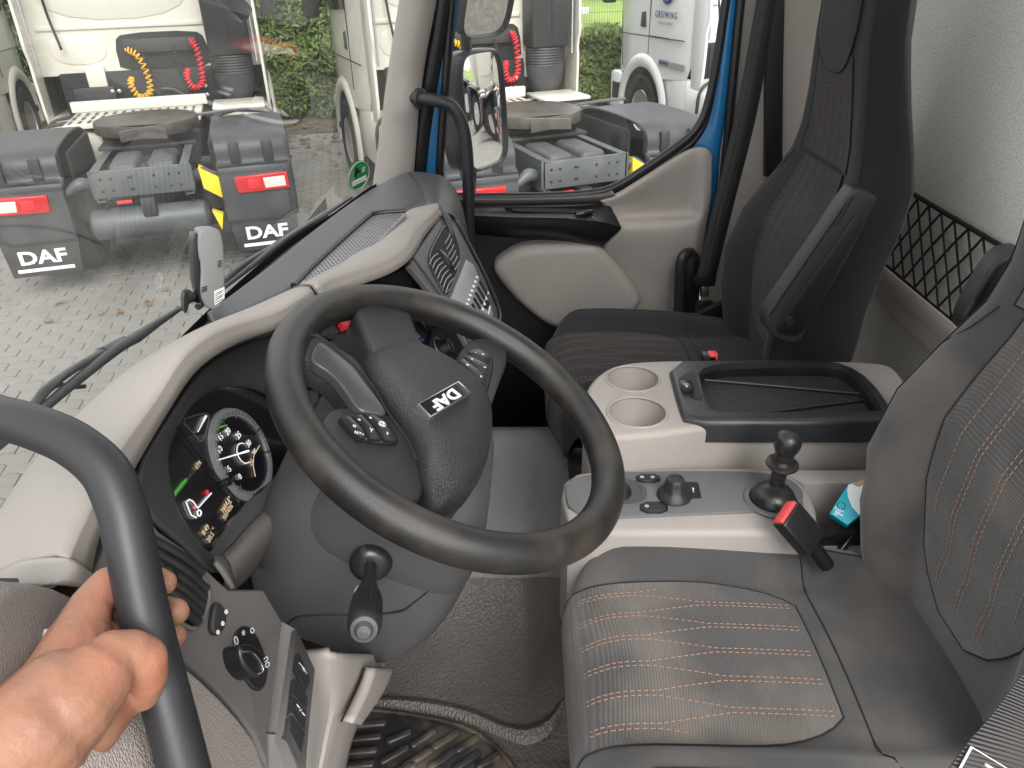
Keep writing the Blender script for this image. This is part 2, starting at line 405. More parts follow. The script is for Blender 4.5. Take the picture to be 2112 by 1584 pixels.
# side lining behind the passenger door, with its rear corner
sl_ = thing('side_lining', 'beige moulded side lining between passenger door and rear wall', 'wall panel', (.95, -.3, 0))
loft('lining_panel', [row((1520, -200, 'x', .998), (1620, -200, 'x', .96), (1680, -200, 'x', .955), (1880, -200, 'x', .93)),
                      row((1500, 100, 'x', .998), (1600, 100, 'x', .96), (1670, 100, 'x', .955), (1860, 100, 'x', .93)),
                      row((1466, 400, 'x', .998), (1580, 400, 'x', .96), (1650, 400, 'x', .955), (1860, 400, 'x', .93)),
                      row((1436, 700, 'x', .998), (1560, 700, 'x', .96), (1640, 700, 'x', .955), (1860, 700, 'x', .93))], 'beige', sl_, 12, 12, solid=.02)
prism('belt_slot_trim', row((1588, -120, 'x', .922), (1622, -120, 'x', .922), (1616, 150, 'x', .922), (1614, 365, 'x', .922), (1578, 365, 'x', .922), (1580, 150, 'x', .922)), (-1, 0, 0), .02, 'black_plastic', sl_, .003)
# ================================================================== windscreen
WB = [V((1.02, .80, .775)), V((.93, .865, .785)), V((.6, .915, .80)), V((.35, .95, .82)), V((0, .975, .835)), V((-.35, .985, .84)), V((-.65, .975, .835)), V((-.95, .88, .79)), V((-1.02, .80, .78))]
WBs = crspline(WB, 60)
def ws_y(x, z_):
    b = min(WBs, key=lambda p: abs(p.x - x))
    i = WBs.index(b)
    j = i + 1 if i + 1 < len(WBs) and (WBs[i + 1].x - x) * (b.x - x) <= 0 else max(0, i - 1)
    c = WBs[j]; t = 0 if abs(c.x - b.x) < 1e-6 else (x - b.x) / (c.x - b.x); p = b.lerp(c, t)
    return p.y - .274 * (z_ - p.z)
def ws_hit(px, py, off=0):
    v = ray(px, py); lo, hi = .3, 4
    for _ in range(50):
        t = (lo + hi) / 2; p = CAM + v * t
        if p.y < ws_y(p.x, p.z) - off: lo = t
        else: hi = t
    return CAM + v * lo
WSC = thing('windscreen', 'large dusty glass windscreen above the dashboard', 'windscreen', (0, .97, .83))
loft('glass', [[p + V((0, -.274 * h, h)) for p in WBs] for h in (-.02, .2, .4, .6, .8, 1.0)], 'windscreen_glass', WSC)
def frit(name, pts2, off=.004): return
loft('black_border', [[p + V((0, -.004 - .274 * h, h)) for p in WBs] for h in (-.03, .0, .018)], 'deep_black', WSC)
loft('black_border', [[p + V((-.002, -.004 - .274 * h, h)) for p in crspline([WBs[0], WBs[1], WBs[2], WBs[3]], 6)] for h in (.0, .25, .5, .75, 1.0)], 'deep_black', WSC)
seal = [p + V((0, -.012, -.004)) for p in WBs]
tube('rubber_seal', seal, .009, 'black_plastic', WSC, 8)
# green emissions badge (seen from inside: mirrored 4)
gb = ws_hit(740, 362, .006); gx = (ws_hit(752, 345, .006) - ws_hit(728, 350, .006)).normalized(); gu = (ws_hit(741, 340, .006) - ws_hit(739, 385, .006)).normalized()
gbt = thing('emissions_badge', 'round green sticker with a mirrored 4 low on the windscreen by the pillar', 'sticker', gb)
gn = V((-.55, -.80, -.23)).normalized(); gu = (gu - gn * gu.dot(gn)).normalized(); gxp = gu.cross(gn)
if gxp.dot(RT) < 0: gxp = -gxp
if gn.dot(FW) > 0: gn = -gn
disc = lambda c, r, k=28: [c + gxp * (r * math.cos(2 * math.pi * i / k)) + gu * (r * math.sin(2 * math.pi * i / k)) for i in range(k)]
prism('disc', disc(gb, .04), gn, .001, 'badge_green', gbt)
rim_pts = disc(gb + gn * .0006, .0375); tube('ring', rim_pts, .0007, 'paper_white', gbt, 6, closed=True)
prism('plate_field', [gb + gn * .001 + gxp * a + gu * b for a, b in ((-.026, -.022), (.026, -.022), (.026, -.008), (-.026, -.008))], gn, .0008, 'paper_white', gbt)
text('numeral', '4', gb + gn * .0012 + gu * .012 - gxp * .006, -gxp, gu, .042, 'deep_black', gbt, .0004, .02)
for k_ in range(3): tube('fine_print', [gb + gn * .0012 + gu * (.016 - .005 * k_) + gxp * .012, gb + gn * .0012 + gu * (.016 - .005 * k_) + gxp * (.024 - .002 * k_)], .0008, 'paper_white', gbt, 5)
tube('fine_print', [gb + gn * .0014 + gu * (-.015 + .002 * math.sin(k_ * 1.7)) + gxp * (-.02 + .004 * k_) for k_ in range(11)], .0006, 'grey_light', gbt, 5)
# ================================================================== passenger pillar
PIL = thing('windscreen_pillar', 'beige trimmed windscreen pillar on the passenger side', 'pillar', (.95, .78, .8))
def prow(py, a, b, xm=.9):
    return [at(a - 4, py, x=.965), at(a, py, x=.945), at(a + .25 * (b - a), py, x=xm + .01), at(a + .6 * (b - a), py, x=xm), at(b - 3, py, x=xm + .02), at(b, py, x=.955)]
loft('trim', [prow(-220, 858, 930), prow(-100, 842, 914), prow(0, 827, 901), prow(100, 811, 882), prow(160, 802, 873, .905), prow(195, 797, 869, .9), prow(230, 793, 864, .895), prow(260, 789, 862, .9), prow(320, 781, 857), prow(385, 772, 852), prow(440, 765, 846)], 'beige', PIL, 16, 30, solid=.01)
loft('outer_seal', [row((900, -200, 'x', .965), (918, -200, 'x', .96), (945, -200, 'x', .97)), row((896, 0, 'x', .965), (912, 0, 'x', .96), (929, 0, 'x', .97)), row((858, 250, 'x', .965), (870, 250, 'x', .96), (888, 250, 'x', .97)), row((845, 400, 'x', .965), (855, 400, 'x', .96), (872, 400, 'x', .97))], 'satin_black', PIL, 8, 8, solid=.01)
loft('painted_post', [row((926, -200, 'x', .972), (950, -200, 'x', .975), (966, -200, 'x', .985)), row((910, 0, 'x', .972), (930, 0, 'x', .975), (943, 0, 'x', .985)), row((872, 250, 'x', .972), (895, 250, 'x', .975), (915, 250, 'x', .985)), row((854, 420, 'x', .972), (885, 420, 'x', .975), (903, 420, 'x', .985))], 'blue_paint', PIL, 8, 8, solid=.01)
gh = [at(840, 203, x=.93), at(866, 203, x=.90), at(900, 208, x=.87), at(932, 220, x=.865), at(953, 255, x=.865), at(963, 310, x=.865), at(966, 380, x=.865), at(967, 450, x=.865), at(970, 520, x=.87)]
tube('grab_rail', gh, .0165, 'handle_black', PIL, 16, 60)
lathe('rail_socket', [(.02, -.012), (.026, -.008), (.026, .004), (.02, .008)], at(866, 203, x=.905), at(840, 203, x=.93) - at(900, 208, x=.87), 'handle_black', PIL, 20)
# ================================================================== passenger door
DOOR = thing('passenger_door', 'blue passenger door with beige trim, dark armrest and window', 'door', (.97, .2, .3))
Wpx = [(965, -260), (945, -120), (931, 0), (913, 250), (903, 403), (1010, 404), (1150, 402), (1228, 396), (1270, 384), (1320, 352), (1400, 297), (1438, 264), (1460, 213), (1478, 120), (1495, 0), (1515, -120), (1535, -260)]
Wop = [at(a, b, x=.985) for a, b in Wpx]
prism('window_glass', Wop, (-1, 0, 0), .004, 'window_glass', DOOR)
tube('window_seal', [p + V((-.012, 0, 0)) for p in chaikin(Wop, 2, False)], .0125, 'satin_black', DOOR, 8)
tube('window_seal', [p + V((-.004, -.006, -.022)) for p in chaikin(Wop[4:], 2, False)], .011, 'black_plastic', DOOR, 8)
loft('painted_frame', [row((1512, -260, 'x', .99), (1540, -260, 'x', .975), (1560, -260, 'x', .99)), row((1494, 0, 'x', .99), (1508, 0, 'x', .975), (1521, 0, 'x', .99)), row((1478, 120, 'x', .99), (1494, 130, 'x', .975), (1509, 130, 'x', .99)), row((1456, 225, 'x', .99), (1482, 240, 'x', .975), (1494, 240, 'x', .99)), row((1425, 285, 'x', .99), (1470, 320, 'x', .978), (1484, 320, 'x', .99)), row((1440, 420, 'x', .99), (1466, 420, 'x', .978), (1476, 420, 'x', .99)), row((1430, 540, 'x', .99), (1450, 540, 'x', .978), (1462, 540, 'x', .99))], 'blue_paint', DOOR, 10, 30, solid=.01)
tube('jamb_seal', row((1556, -260, 'x', .965), (1528, 0, 'x', .965), (1512, 160, 'x', .965), (1496, 330, 'x', .965), (1482, 450, 'x', .965), (1470, 560, 'x', .965)), .012, 'satin_black', DOOR, 8, 30)
loft('trim_panel', [[at(905 + 45 * i, 408, x=.965) for i in range(9)], [at(905 + 45 * i, 470, x=.972) for i in range(9)], [at(905 + 45 * i, 560, x=.975) for i in range(9)], [at(905 + 45 * i, 660, x=.975) for i in range(9)], [at(905 + 50 * i, 1020, x=.975) for i in range(9)]], 'black_plastic', DOOR, solid=.012)  # base panel black, carrying the shade below the armrest and in the footwell
loft('sill_trim', [[at(a, b - 4, x=.965) for a, b in ((905, 408), (1010, 410), (1150, 408), (1232, 402), (1262, 394))], [at(a, b + 2, x=.945) for a, b in ((905, 408), (1010, 410), (1150, 408), (1235, 403), (1266, 396))], [at(a, b + 14, x=.95) for a, b in ((905, 408), (1010, 410), (1150, 407), (1240, 404), (1275, 400))]], 'taupe', DOOR, 20, solid=.008)
loft('wing_trim', [
    row((1236, 410, 'x', .958), (1275, 396, 'x', .958), (1330, 362, 'x', .958), (1400, 318, 'x', .958), (1432, 304, 'x', .958), (1458, 305, 'x', .958), (1471, 322, 'x', .962)),
    row((1240, 416, 'x', .945), (1278, 405, 'x', .945), (1333, 373, 'x', .942), (1402, 331, 'x', .942), (1432, 316, 'x', .942), (1454, 316, 'x', .942), (1469, 330, 'x', .955)),
    row((1250, 430, 'x', .95), (1290, 425, 'x', .958), (1336, 415, 'x', .965), (1402, 400, 'x', .965), (1428, 395, 'x', .962), (1450, 395, 'x', .948), (1468, 395, 'x', .955)),
    row((1262, 448, 'x', .945), (1300, 446, 'x', .96), (1340, 443, 'x', .968), (1400, 440, 'x', .968), (1424, 438, 'x', .964), (1447, 438, 'x', .945), (1463, 436, 'x', .955)),
    row((1272, 463, 'x', .93), (1305, 460, 'x', .932), (1340, 459, 'x', .935), (1400, 457, 'x', .935), (1424, 456, 'x', .935), (1443, 456, 'x', .937), (1459, 455, 'x', .955)),
    row((1276, 480, 'x', .918), (1310, 480, 'x', .92), (1345, 480, 'x', .922), (1400, 480, 'x', .925), (1424, 480, 'x', .93), (1440, 480, 'x', .935), (1456, 478, 'x', .955)),
    row((1246, 508, 'x', .925), (1310, 540, 'x', .94), (1345, 540, 'x', .94), (1395, 540, 'x', .94), (1415, 545, 'x', .943), (1430, 545, 'x', .945), (1448, 545, 'x', .96)),
    row((1255, 560, 'x', .955), (1310, 600, 'x', .957), (1345, 600, 'x', .957), (1385, 600, 'x', .957), (1405, 610, 'x', .957), (1425, 610, 'x', .957), (1440, 610, 'x', .965)),
    row((1240, 690, 'x', .965), (1310, 720, 'x', .965), (1345, 720, 'x', .965), (1385, 720, 'x', .965), (1405, 720, 'x', .965), (1425, 720, 'x', .965), (1435, 720, 'x', .968))],
    'beige', DOOR, 30, 44, solid=.01)
pk = chaikin(row((1012, 553, 'x', .9), (1044, 527, 'x', .9), (1075, 511, 'x', .9), (1150, 506, 'x', .9), (1226, 504, 'x', .9), (1250, 520, 'x', .9), (1326, 612, 'x', .9), (1320, 640, 'x', .9), (1270, 690, 'x', .9), (1150, 690, 'x', .9), (1080, 640, 'x', .9), (1035, 590, 'x', .9)), 2)
prism('map_pocket', pk, (-1, 0, 0), .075, 'beige', DOOR, .03, 5, ang=60)
loft('armrest', [row((962, 424, 'x', .962), (1060, 424, 'x', .962), (1160, 423, 'x', .962), (1240, 418, 'x', .962), (1256, 418, 'x', .962)),
                 row((962, 430, 'x', .94), (1060, 432, 'x', .94), (1160, 431, 'x', .94), (1240, 428, 'x', .94), (1262, 430, 'x', .945)),
                 row((962, 441, 'x', .89), (1060, 445, 'x', .88), (1160, 447, 'x', .88), (1240, 455, 'x', .89), (1278, 462, 'x', .905)),
                 row((962, 447, 'x', .885), (1060, 452, 'x', .873), (1160, 454, 'x', .873), (1240, 462, 'x', .882), (1279, 474, 'x', .9)),
                 row((962, 468, 'x', .9), (1060, 474, 'x', .885), (1150, 480, 'x', .885), (1215, 497, 'x', .895), (1246, 504, 'x', .905)),
                 row((962, 482, 'x', .955), (1060, 490, 'x', .95), (1140, 496, 'x', .95), (1200, 508, 'x', .95), (1240, 512, 'x', .95))], 'black_plastic', DOOR, 30, 26, solid=.006)
prism('window_switch', row((978, 428, 'x', .925), (1041, 427, 'x', .925), (1043, 438, 'x', .9), (979, 441, 'x', .9)), at(1010, 420, x=.9) - at(1010, 433, x=.912), .006, 'dark_plastic', DOOR, .002)
prism('rocker', row((1003, 431, 'x', .917), (1026, 430, 'x', .917), (1028, 435, 'x', .906), (1004, 436, 'x', .906)), at(1010, 420, x=.9) - at(1010, 433, x=.912), .006, 'grey_plastic', DOOR, .001)
prism('pull_slot', chaikin(row((1054, 429, 'x', .922), (1150, 429, 'x', .922), (1218, 434, 'x', .918), (1224, 440, 'x', .905), (1150, 438, 'x', .905), (1060, 436, 'x', .905)), 1), at(1010, 420, x=.9) - at(1010, 433, x=.912), .003, 'deep_black', DOOR)
tube('door_release', row((1188, 443, 'x', .895), (1204, 440, 'x', .9), (1222, 436, 'x', .91)), [.008, .009, .006], 'satin_black', DOOR, 10, 10)
# door-side grab loop by the passenger seat
tube('pull_loop', row((1425, 520, 'x', .93), (1412, 524, 'x', .89), (1403, 545, 'x', .88), (1400, 600, 'x', .88), (1398, 660, 'x', .88)), .014, 'handle_black', DOOR, 12, 30)
prism('loop_backing', chaikin(row((1412, 530, 'x', .925), (1438, 518, 'x', .925), (1446, 540, 'x', .925), (1440, 680, 'x', .925), (1405, 680, 'x', .925)), 2), (-1, 0, 0), .02, 'black_plastic', DOOR, .003)

# ================================================================== exterior mirrors
def ext_mirror(name, label, cpx, x, nrm, wd, hg, up=(0, 0, 1), dep=.11, rnd=3.0, tilt=0):
    t = thing(name, label, 'mirror', at(cpx[0], cpx[1], x=x)); c = at(cpx[0], cpx[1], x=x)
    n = V(nrm).normalized(); r_ = V(up).cross(n).normalized(); u_ = n.cross(r_)
    def ring(sx, sy, off, k=40):
        out = []
        for i in range(k):
            a = 2 * math.pi * i / k; ca, sa = math.cos(a), math.sin(a)
            out.append(c + n * off + r_ * (sx * math.copysign(abs(ca) ** (2 / rnd), ca)) + u_ * (sy * math.copysign(abs(sa) ** (2 / rnd), sa)))
        return out
    w2, h2 = wd / 2, hg / 2
    loft('housing', [ring(w2 * .94, h2 * .965, -.012), ring(w2 * .965, h2 * .98, 0), ring(w2, h2, .0), ring(w2 * 1.06, h2 * 1.035, -.012), ring(w2 * 1.08, h2 * 1.04, -dep * .5), ring(w2 * 1.05, h2 * 1.03, -dep * .53), ring(w2 * 1.05, h2 * 1.02, -dep * .8), ring(w2 * .8, h2 * .9, -dep)], 'mirror_shell', t, closed_u=True, cap=False)
    mesh('back_shell', ring(w2 * .8, h2 * .9, -dep), [tuple(range(40))], 'mirror_shell', t)
    loft('mirror_glass', [ring(w2 * .95 * q, h2 * .97 * q, -.010 + .003 * (1 - q * q)) for q in (1, .85, .7, .55, .4, .25, .12, .01)], 'mirror', t, closed_u=True, ang=179)
    return t, c, n, u_, r_
tm, mc, mn, mu_, mr_ = ext_mirror('wing_mirror', 'tall rectangular black wing mirror reflecting a row of white trucks', (1004, 229), 1.2, (-.55, -.83, .055), .215, .335, rnd=5)
tube('mirror_arm', [at(962, 110, x=1.24), at(960, 60, x=1.24), at(958, 0, x=1.24), at(958, -120, x=1.2)], .017, 'mirror_shell', tm, 10, 16)
tube('mirror_arm', [at(975, 345, x=1.24), at(972, 400, x=1.22), at(965, 470, x=1.08)], .014, 'mirror_shell', tm, 10, 12)
tw, *_ = ext_mirror('wide_angle_mirror', 'smaller tilted black mirror above the wing mirror showing paving', (1012, 8), 1.2, (-.62, -.62, -.3), .19, .19, rnd=4)
tf, *_ = ext_mirror('front_mirror', 'edge of a black round-backed mirror hanging at the top left', (405, -26), 1.3, (-.3, .6, -.75), .34, .3, up=(0, .3, 1), dep=.06, rnd=2.4)

# ================================================================== DASHBOARD
DASH = thing('dashboard', 'wraparound truck dashboard with beige top trim, dark instrument and switch panels', 'dashboard', (-.1, .85, .4))
R1 = row((-24, 1184, 'z', .93), (0, 1062, 'z', .945), (75, 945, 'z', .96), (165, 850, 'z', .965), (265, 761, 'z', .965), (360, 703, 'z', .955), (430, 668, 'z', .945), (520, 632, 'z', .925), (580, 605, 'z', .905), (640, 578, 'z', .90), (700, 546, 'z', .888), (760, 497, 'z', .878), (834, 440, 'z', .870), (858, 428, 'z', .868), (900, 419, 'z', .866))
R2 = row((140, 1151, 'y', .778), (167, 1091, 'y', .78), (242, 936, 'y', .785), (322, 822, 'y', .785), (379, 735, 'y', .78), (436, 689, 'y', .775), (492, 667, 'y', .77), (568, 644, 'y', .755), (625, 612, 'y', .745), (682, 576, 'z', .925), (740, 556, 'z', .905), (795, 537, 'z', .886), (838, 508, 'z', .876), (865, 467, 'z', .871), (906, 430, 'z', .868))
R3 = row((189, 1181, 'y', .776), (212, 1091, 'y', .777), (276, 970, 'y', .782), (341, 860, 'y', .782), (398, 773, 'y', .777), (454, 727, 'y', .771), (510, 700, 'y', .766), (575, 676, 'y', .75), (640, 640, 'y', .74), (700, 604, 'z', .902), (758, 582, 'z', .882), (812, 560, 'z', .864), (851, 529, 'z', .855), (880, 482, 'z', .851), (916, 443, 'z', .848))
def between(a, b, t, lift=0): return [p.lerp(q, t) + V((0, 0, lift)) for p, q in zip(a, b)]
R0 = [V((p.x + .02, min(p.y + .05, ws_y(p.x, .86) - .02), max(.84, p.z - .06))) for p in R1]
# beige brow in two mouldings with a joint near the middle
NB = 90
rowsB = [crspline(r, NB) for r in (R0, [p + V((0, .012, -.012)) for p in R1], R1, between(R1, R2, .5, .006), between(R1, R2, .88, .006), R2, between(R2, R3, .12), between(R2, R3, .5), R3)]
jt = 54
loft('top_trim', [r[:jt] for r in rowsB], 'beige', DASH, ang=179, solid=.006)
loft('top_trim', [r[jt:] for r in rowsB], 'beige', DASH, ang=179, solid=.006)
tube('trim_joint', [r[jt - 1].lerp(r[jt], .5) + V((0, -.0005, .0005)) for r in rowsB[2:]], .0012, 'taupe_dark', DASH, 6)
# left end cap of the brow
ecp = row((-25, 1190, 'x', -.84), (68, 1154, 'y', .782), (140, 1151, 'y', .778), (189, 1181, 'y', .776))
_e = [r[0] for r in (R1, between(R1, R2, .5, .006), R2, R3)]
_e0 = [_e[0] + V((-.03, .03, -.004))] + _e
_e2 = row((-50, 1262, 'y', .79), (-20, 1238, 'y', .785), (30, 1206, 'y', .778), (110, 1207, 'y', .772), (165, 1212, 'y', .77))
loft('end_cap', [_e0, [a_.lerp(b_, .12) + V((-.004, -.006, 0)) for a_, b_ in zip(_e0, _e2)], [a_.lerp(b_, .6) + V((-.004, -.006, 0)) for a_, b_ in zip(_e0, _e2)], _e2], 'beige', DASH, 24, 16, solid=.008)
prism('corner_filler', row((600, 640, 'z', .835), (700, 602, 'z', .835), (846, 552, 'z', .835), (918, 452, 'z', .835), (870, 430, 'z', .835), (700, 560, 'z', .835)), (0, 0, 1), .12, 'black_plastic', DASH)
# leather-grain side panel under the end cap
sp = row((-60, 1290, 'y', .76), (22, 1209, 'y', .765), (102, 1209, 'y', .765), (170, 1240, 'y', .76), (200, 1300, 'y', .75), (210, 1450, 'y', .735), (150, 1640, 'y', .72), (-60, 1640, 'y', .72))
prism('side_panel', chaikin(sp, 1), (-.3, -.95, .1), .03, 'taupe_dark', DASH, .006, 3)
prism('side_gap', row((-60, 1270, 'y', .785), (16, 1200, 'y', .785), (110, 1200, 'y', .785), (190, 1225, 'y', .785), (215, 1300, 'y', .785), (215, 1660, 'y', .785), (-60, 1660, 'y', .785)), (-.3, -.95, .1), .02, 'deep_black', DASH)
# lower knee panel, beige leather grain
kp = [(150, 1290), (240, 1275), (330, 1330), (364, 1359), (410, 1396), (454, 1438), (490, 1478), (523, 1522), (552, 1580), (575, 1660), (130, 1660)]
prism('knee_panel', [at(a, b, y=.735 - .00012 * (b - 1290)) for a, b in kp], (-.05, -.97, .2), .05, 'beige_leather_lit', DASH, .006, 3)
loft('kick_panel', [[V((-.92, .80, .62)), V((-.8, .78, .5)), V((-.66, .77, .45)), V((-.5, .78, .45)), V((-.3, .86, .5))], [V((-.94, .86, .3)), V((-.8, .85, .28)), V((-.66, .85, .26)), V((-.5, .86, .26)), V((-.3, .92, .3))], [V((-.95, .93, -.02)), V((-.8, .93, -.02)), V((-.66, .93, -.02)), V((-.5, .94, -.02)), V((-.3, .98, -.02))]], 'black_plastic', DASH, 16, 10, solid=.01)
# light-switch panel (taupe) in three planes
PA = at(500, 1330, y=.72); NA = V((-.12, -.93, .34)).normalized()
A = lambda px, py, o=0: atp(px, py, PA + NA * o, NA)
pan = [(120, 1215), (165, 1212), (190, 1187), (236, 1090), (262, 1040), (303, 1060), (330, 1095), (380, 1130), (420, 1166), (450, 1195), (473, 1215), (545, 1215), (583, 1279), (575, 1400), (553, 1509), (556, 1590), (545, 1570), (523, 1516), (490, 1472), (454, 1432), (410, 1390), (364, 1353), (300, 1305), (200, 1270), (140, 1250)]
prism('switch_panel', [A(*p) for p in pan], NA, .04, 'taupe', DASH, .004, 3)
prism('panel_bevel', [A(583, 1279, .001), A(611, 1295, .014), A(585, 1510, .014), A(554, 1509, .001)], NA, .04, 'taupe', DASH, .003, 2)
NB_ = V((.55, -.75, .36)).normalized(); PBp = A(611, 1295, .014)
B = lambda px, py, o=0: atp(px, py, PBp + NB_ * o, NB_)
prism('button_panel', [B(611, 1295), B(651, 1382), B(642, 1470), B(636, 1541), B(632, 1620), B(625, 1610), B(585, 1512)], NB_, .006, 'taupe', DASH, .003, 2)
prism('panel_foot', [A(553, 1511, .002), A(585, 1513, .013), A(632, 1615, .013), A(600, 1660, .0), A(556, 1592, 0)], NA, .05, 'taupe', DASH, .003)
for q, (a, b, c, d) in enumerate([((617, 1344), (642, 1400), (634, 1425), (612, 1376)), ((609, 1397), (637, 1440), (634, 1462), (606, 1432)), ((606, 1436), (634, 1466), (631, 1508), (603, 1468)), ((602, 1472), (631, 1512), (624, 1556), (598, 1504))]):
    bt = prism('rocker_button', [B(*p, .004) for p in (a, b, c, d)], NB_, .006, 'dark_plastic', DASH, .0015)
    if q in (0, 2):
        mm = B((a[0] + b[0] + c[0] + d[0]) / 4 + 2, (a[1] + b[1] + c[1] + d[1]) / 4 - 4, .0046); xa = (B(*b) - B(*a)).normalized()
        text('symbol', 'ps' if q == 0 else '%', mm, xa, NB_.cross(xa), .012, 'white_print', bt, .0003)
# air vent left with horizontal louvres
vent_px = [(318, 1106), (352, 1124), (400, 1165), (428, 1203), (433, 1235), (420, 1275), (405, 1296), (388, 1296), (330, 1255), (302, 1230)]
prism('vent_recess', chaikin([A(*p, .0025) for p in vent_px], 2), NA, .006, 'black_plastic', DASH, .002)
for k in range(6):
    t = k / 5
    a = A(312 + 0 * t + 3 * k, 1112 + 24 * k, .004); b = A(428 - 4 * k, 1198 + 17 * k, .004)
    if k == 0: b = A(415, 1182, .004)
    dr = (b - a).normalized(); up_ = NA.cross(dr)
    pts = crspline([a, a.lerp(b, .5) + NA * .004, b], 10)
    tube('louvre', pts, .0048, 'dark_plastic', DASH, 8)
tube('louvre_knob', [A(334, 1176, .006), A(352, 1184, .012), A(356, 1200, .01)], .005, 'black_plastic', DASH, 8, 8)
tube('vent_frame', chaikin([A(*p, .003) for p in vent_px], 3) + [chaikin([A(*p, .003) for p in vent_px], 3)[0]], .0022, 'taupe', DASH, 8)
# dimmer thumbwheel
dm = [(447, 1240), (458, 1243), (470, 1262), (470, 1285), (456, 1312), (438, 1304), (440, 1270)]
dmo = prism('dimmer_wheel', chaikin([A(*p, .006) for p in dm], 2), NA, .01, 'dark_plastic', DASH, .003, 3)
for p in ((466, 1262), (459, 1286), (449, 1304)):
    lathe('mark', [(.0022, 0), (.0022, .0006)], A(*p, .0064), NA, 'white_print', dmo, 8)
# rotary light switch
ls = [(500, 1290), (516, 1290), (532, 1308), (546, 1340), (556, 1375), (552, 1410), (540, 1427), (520, 1420), (500, 1385), (486, 1345), (484, 1310)]
lso = prism('light_switch', chaikin([A(*p, .003) for p in ls], 2), NA, .01, 'satin_black', DASH, .003, 3)
kn = [(496, 1330), (512, 1326), (532, 1330), (548, 1352), (552, 1376), (545, 1392), (528, 1400), (506, 1380), (496, 1352)]
kb = prism('knob', chaikin([A(*p, .020) for p in kn], 2), NA, .02, 'satin_black', lso, .006, 4)
tube('knob_rim', chaikin([A(*p, .0205) for p in [(500, 1344), (520, 1343), (536, 1362), (545, 1384), (532, 1392)]], 3, False), .0012, 'chrome', lso, 6)
text('symbol', '0  *  o', A(504, 1310, .0038), A(528, 1296) - A(492, 1322), NA.cross(A(528, 1296) - A(492, 1322)), .012, 'white_print', lso, .0003)
text('symbol', '00', A(549, 1366, .0038), A(552, 1378) - A(544, 1352), NA.cross(A(552, 1378) - A(544, 1352)), .011, 'white_print', lso, .0003)

# ---------------- instrument cluster
NC = V((-.05, -.93, .36)).normalized(); PC = at(480, 960, y=.803)
Cp = lambda px, py, o=0: atp(px, py, PC + NC * o, NC)
lens = [(329, 937), (342, 894), (376, 833), (421, 805), (464, 798), (515, 803), (565, 831), (595, 881), (600, 916), (590, 957), (565, 990), (540, 1014), (518, 1026), (477, 1073), (441, 1121), (421, 1168), (383, 1113), (361, 1078), (345, 1045), (333, 982)]
CL = thing('instrument_cluster', 'glossy instrument cluster with rev counter and lit driver display behind the wheel', 'instrument cluster', PC - V((0, 0, .1)))
lens_w = [Cp(*p) for p in lens]
prism('dial_plate', lens_w, NC, .012, 'lcd_dark', CL)
# housing around the lens: outer rim up to the brow
outer_px = [(276, 985), (285, 950), (341, 862), (398, 775), (454, 729), (535, 694), (620, 690), (650, 780), (655, 900), (640, 960), (610, 1004), (575, 1040), (540, 1066), (500, 1110), (470, 1155), (440, 1196), (372, 1126), (330, 1095), (292, 1060), (272, 1015)]
ow = [Cp(*p, .022) for p in outer_px]
midw = [a.lerp(b, .5) + NC * .006 for a, b in zip(lens_w, ow)]
loft('cluster_surround', [arc(chaikin(ow, 1), 80, True), arc(chaikin(midw, 1), 80, True), arc(chaikin([p + NC * .004 for p in lens_w], 1), 80, True)], 'grey_plastic', DASH, closed_u=True, nv=10, solid=.006)
prism('cluster_glass', [Cp(*p, .012) for p in lens], NC, .002, 'lens_glass', CL)
# rev counter
ce = Cp(496, 937, .001); ex = (Cp(537, 948) - Cp(455, 925)); 
u1 = V((1, 0, 0)); u1 = (u1 - NC * u1.dot(NC)).normalized(); u2 = NC.cross(u1)
if u2.z < 0: u2 = -u2
RC = .056
ringpts = lambda r, o, c=ce, k=64: [c + NC * o + u1 * (r * math.cos(2 * math.pi * i / k)) + u2 * (r * math.sin(2 * math.pi * i / k)) for i in range(k)]
rc = lathe('rev_counter', [(.0, .002), (RC, .002), (RC, .001)], ce, NC, 'lcd_dark', CL, 48)
loft('dial_ring', [ringpts(RC - .008, .003), ringpts(RC - .0065, .0055), ringpts(RC - .001, .0065), ringpts(RC + .003, .004), ringpts(RC + .004, .001)], 'dial_grey', rc, closed_u=True)
tube('dial_chrome', ringpts(RC - .008, .0042), .0007, 'silver', rc, 6, closed=True)
NUM = [(495, 983), (473, 967), (453, 928), (455, 902), (470, 890), (492, 898), (513, 915), (526, 934)]
for k, (nx, ny) in enumerate(NUM):
    p = Cp(nx, ny, .0045); text('numeral', str(k * 5), p, u1, u2, .0105, 'white_glow', rc, .0004, .01)
    d_ = (p - ce); d_ = (d_ - NC * d_.dot(NC)).normalized()
    tube('tick', [ce + NC * .005 + d_ * .044, ce + NC * .0068 + d_ * .052], [.0007, .0018], 'silver', rc, 6)
tks = MB()
for k in range(36):
    ang_ = rad(238 - k * 7.4); d_ = u1 * math.cos(ang_) + u2 * math.sin(ang_)
    tks.tube([ce + NC * .0068 + d_ * .050, ce + NC * .0068 + d_ * .054], .0004, 4)
tag(tks.build('fine_ticks', 'deep_black', rc), kind='stuff')
tube('green_arc', [Cp(*p, .005) for p in ((441, 912), (441, 900), (447, 889), (452, 882), (463, 878), (468, 877))], .0009, 'green_glow', rc, 6)
tube('needle', [Cp(512, 930, .009), Cp(496, 935, .009), Cp(452, 948, .009)], [.0016, .0011, .0006], 'white_glow', rc, 6)
tube('hub_ring', ringpts(.013, .005, k=32)[3:24], .0007, 'white_glow', rc, 6)
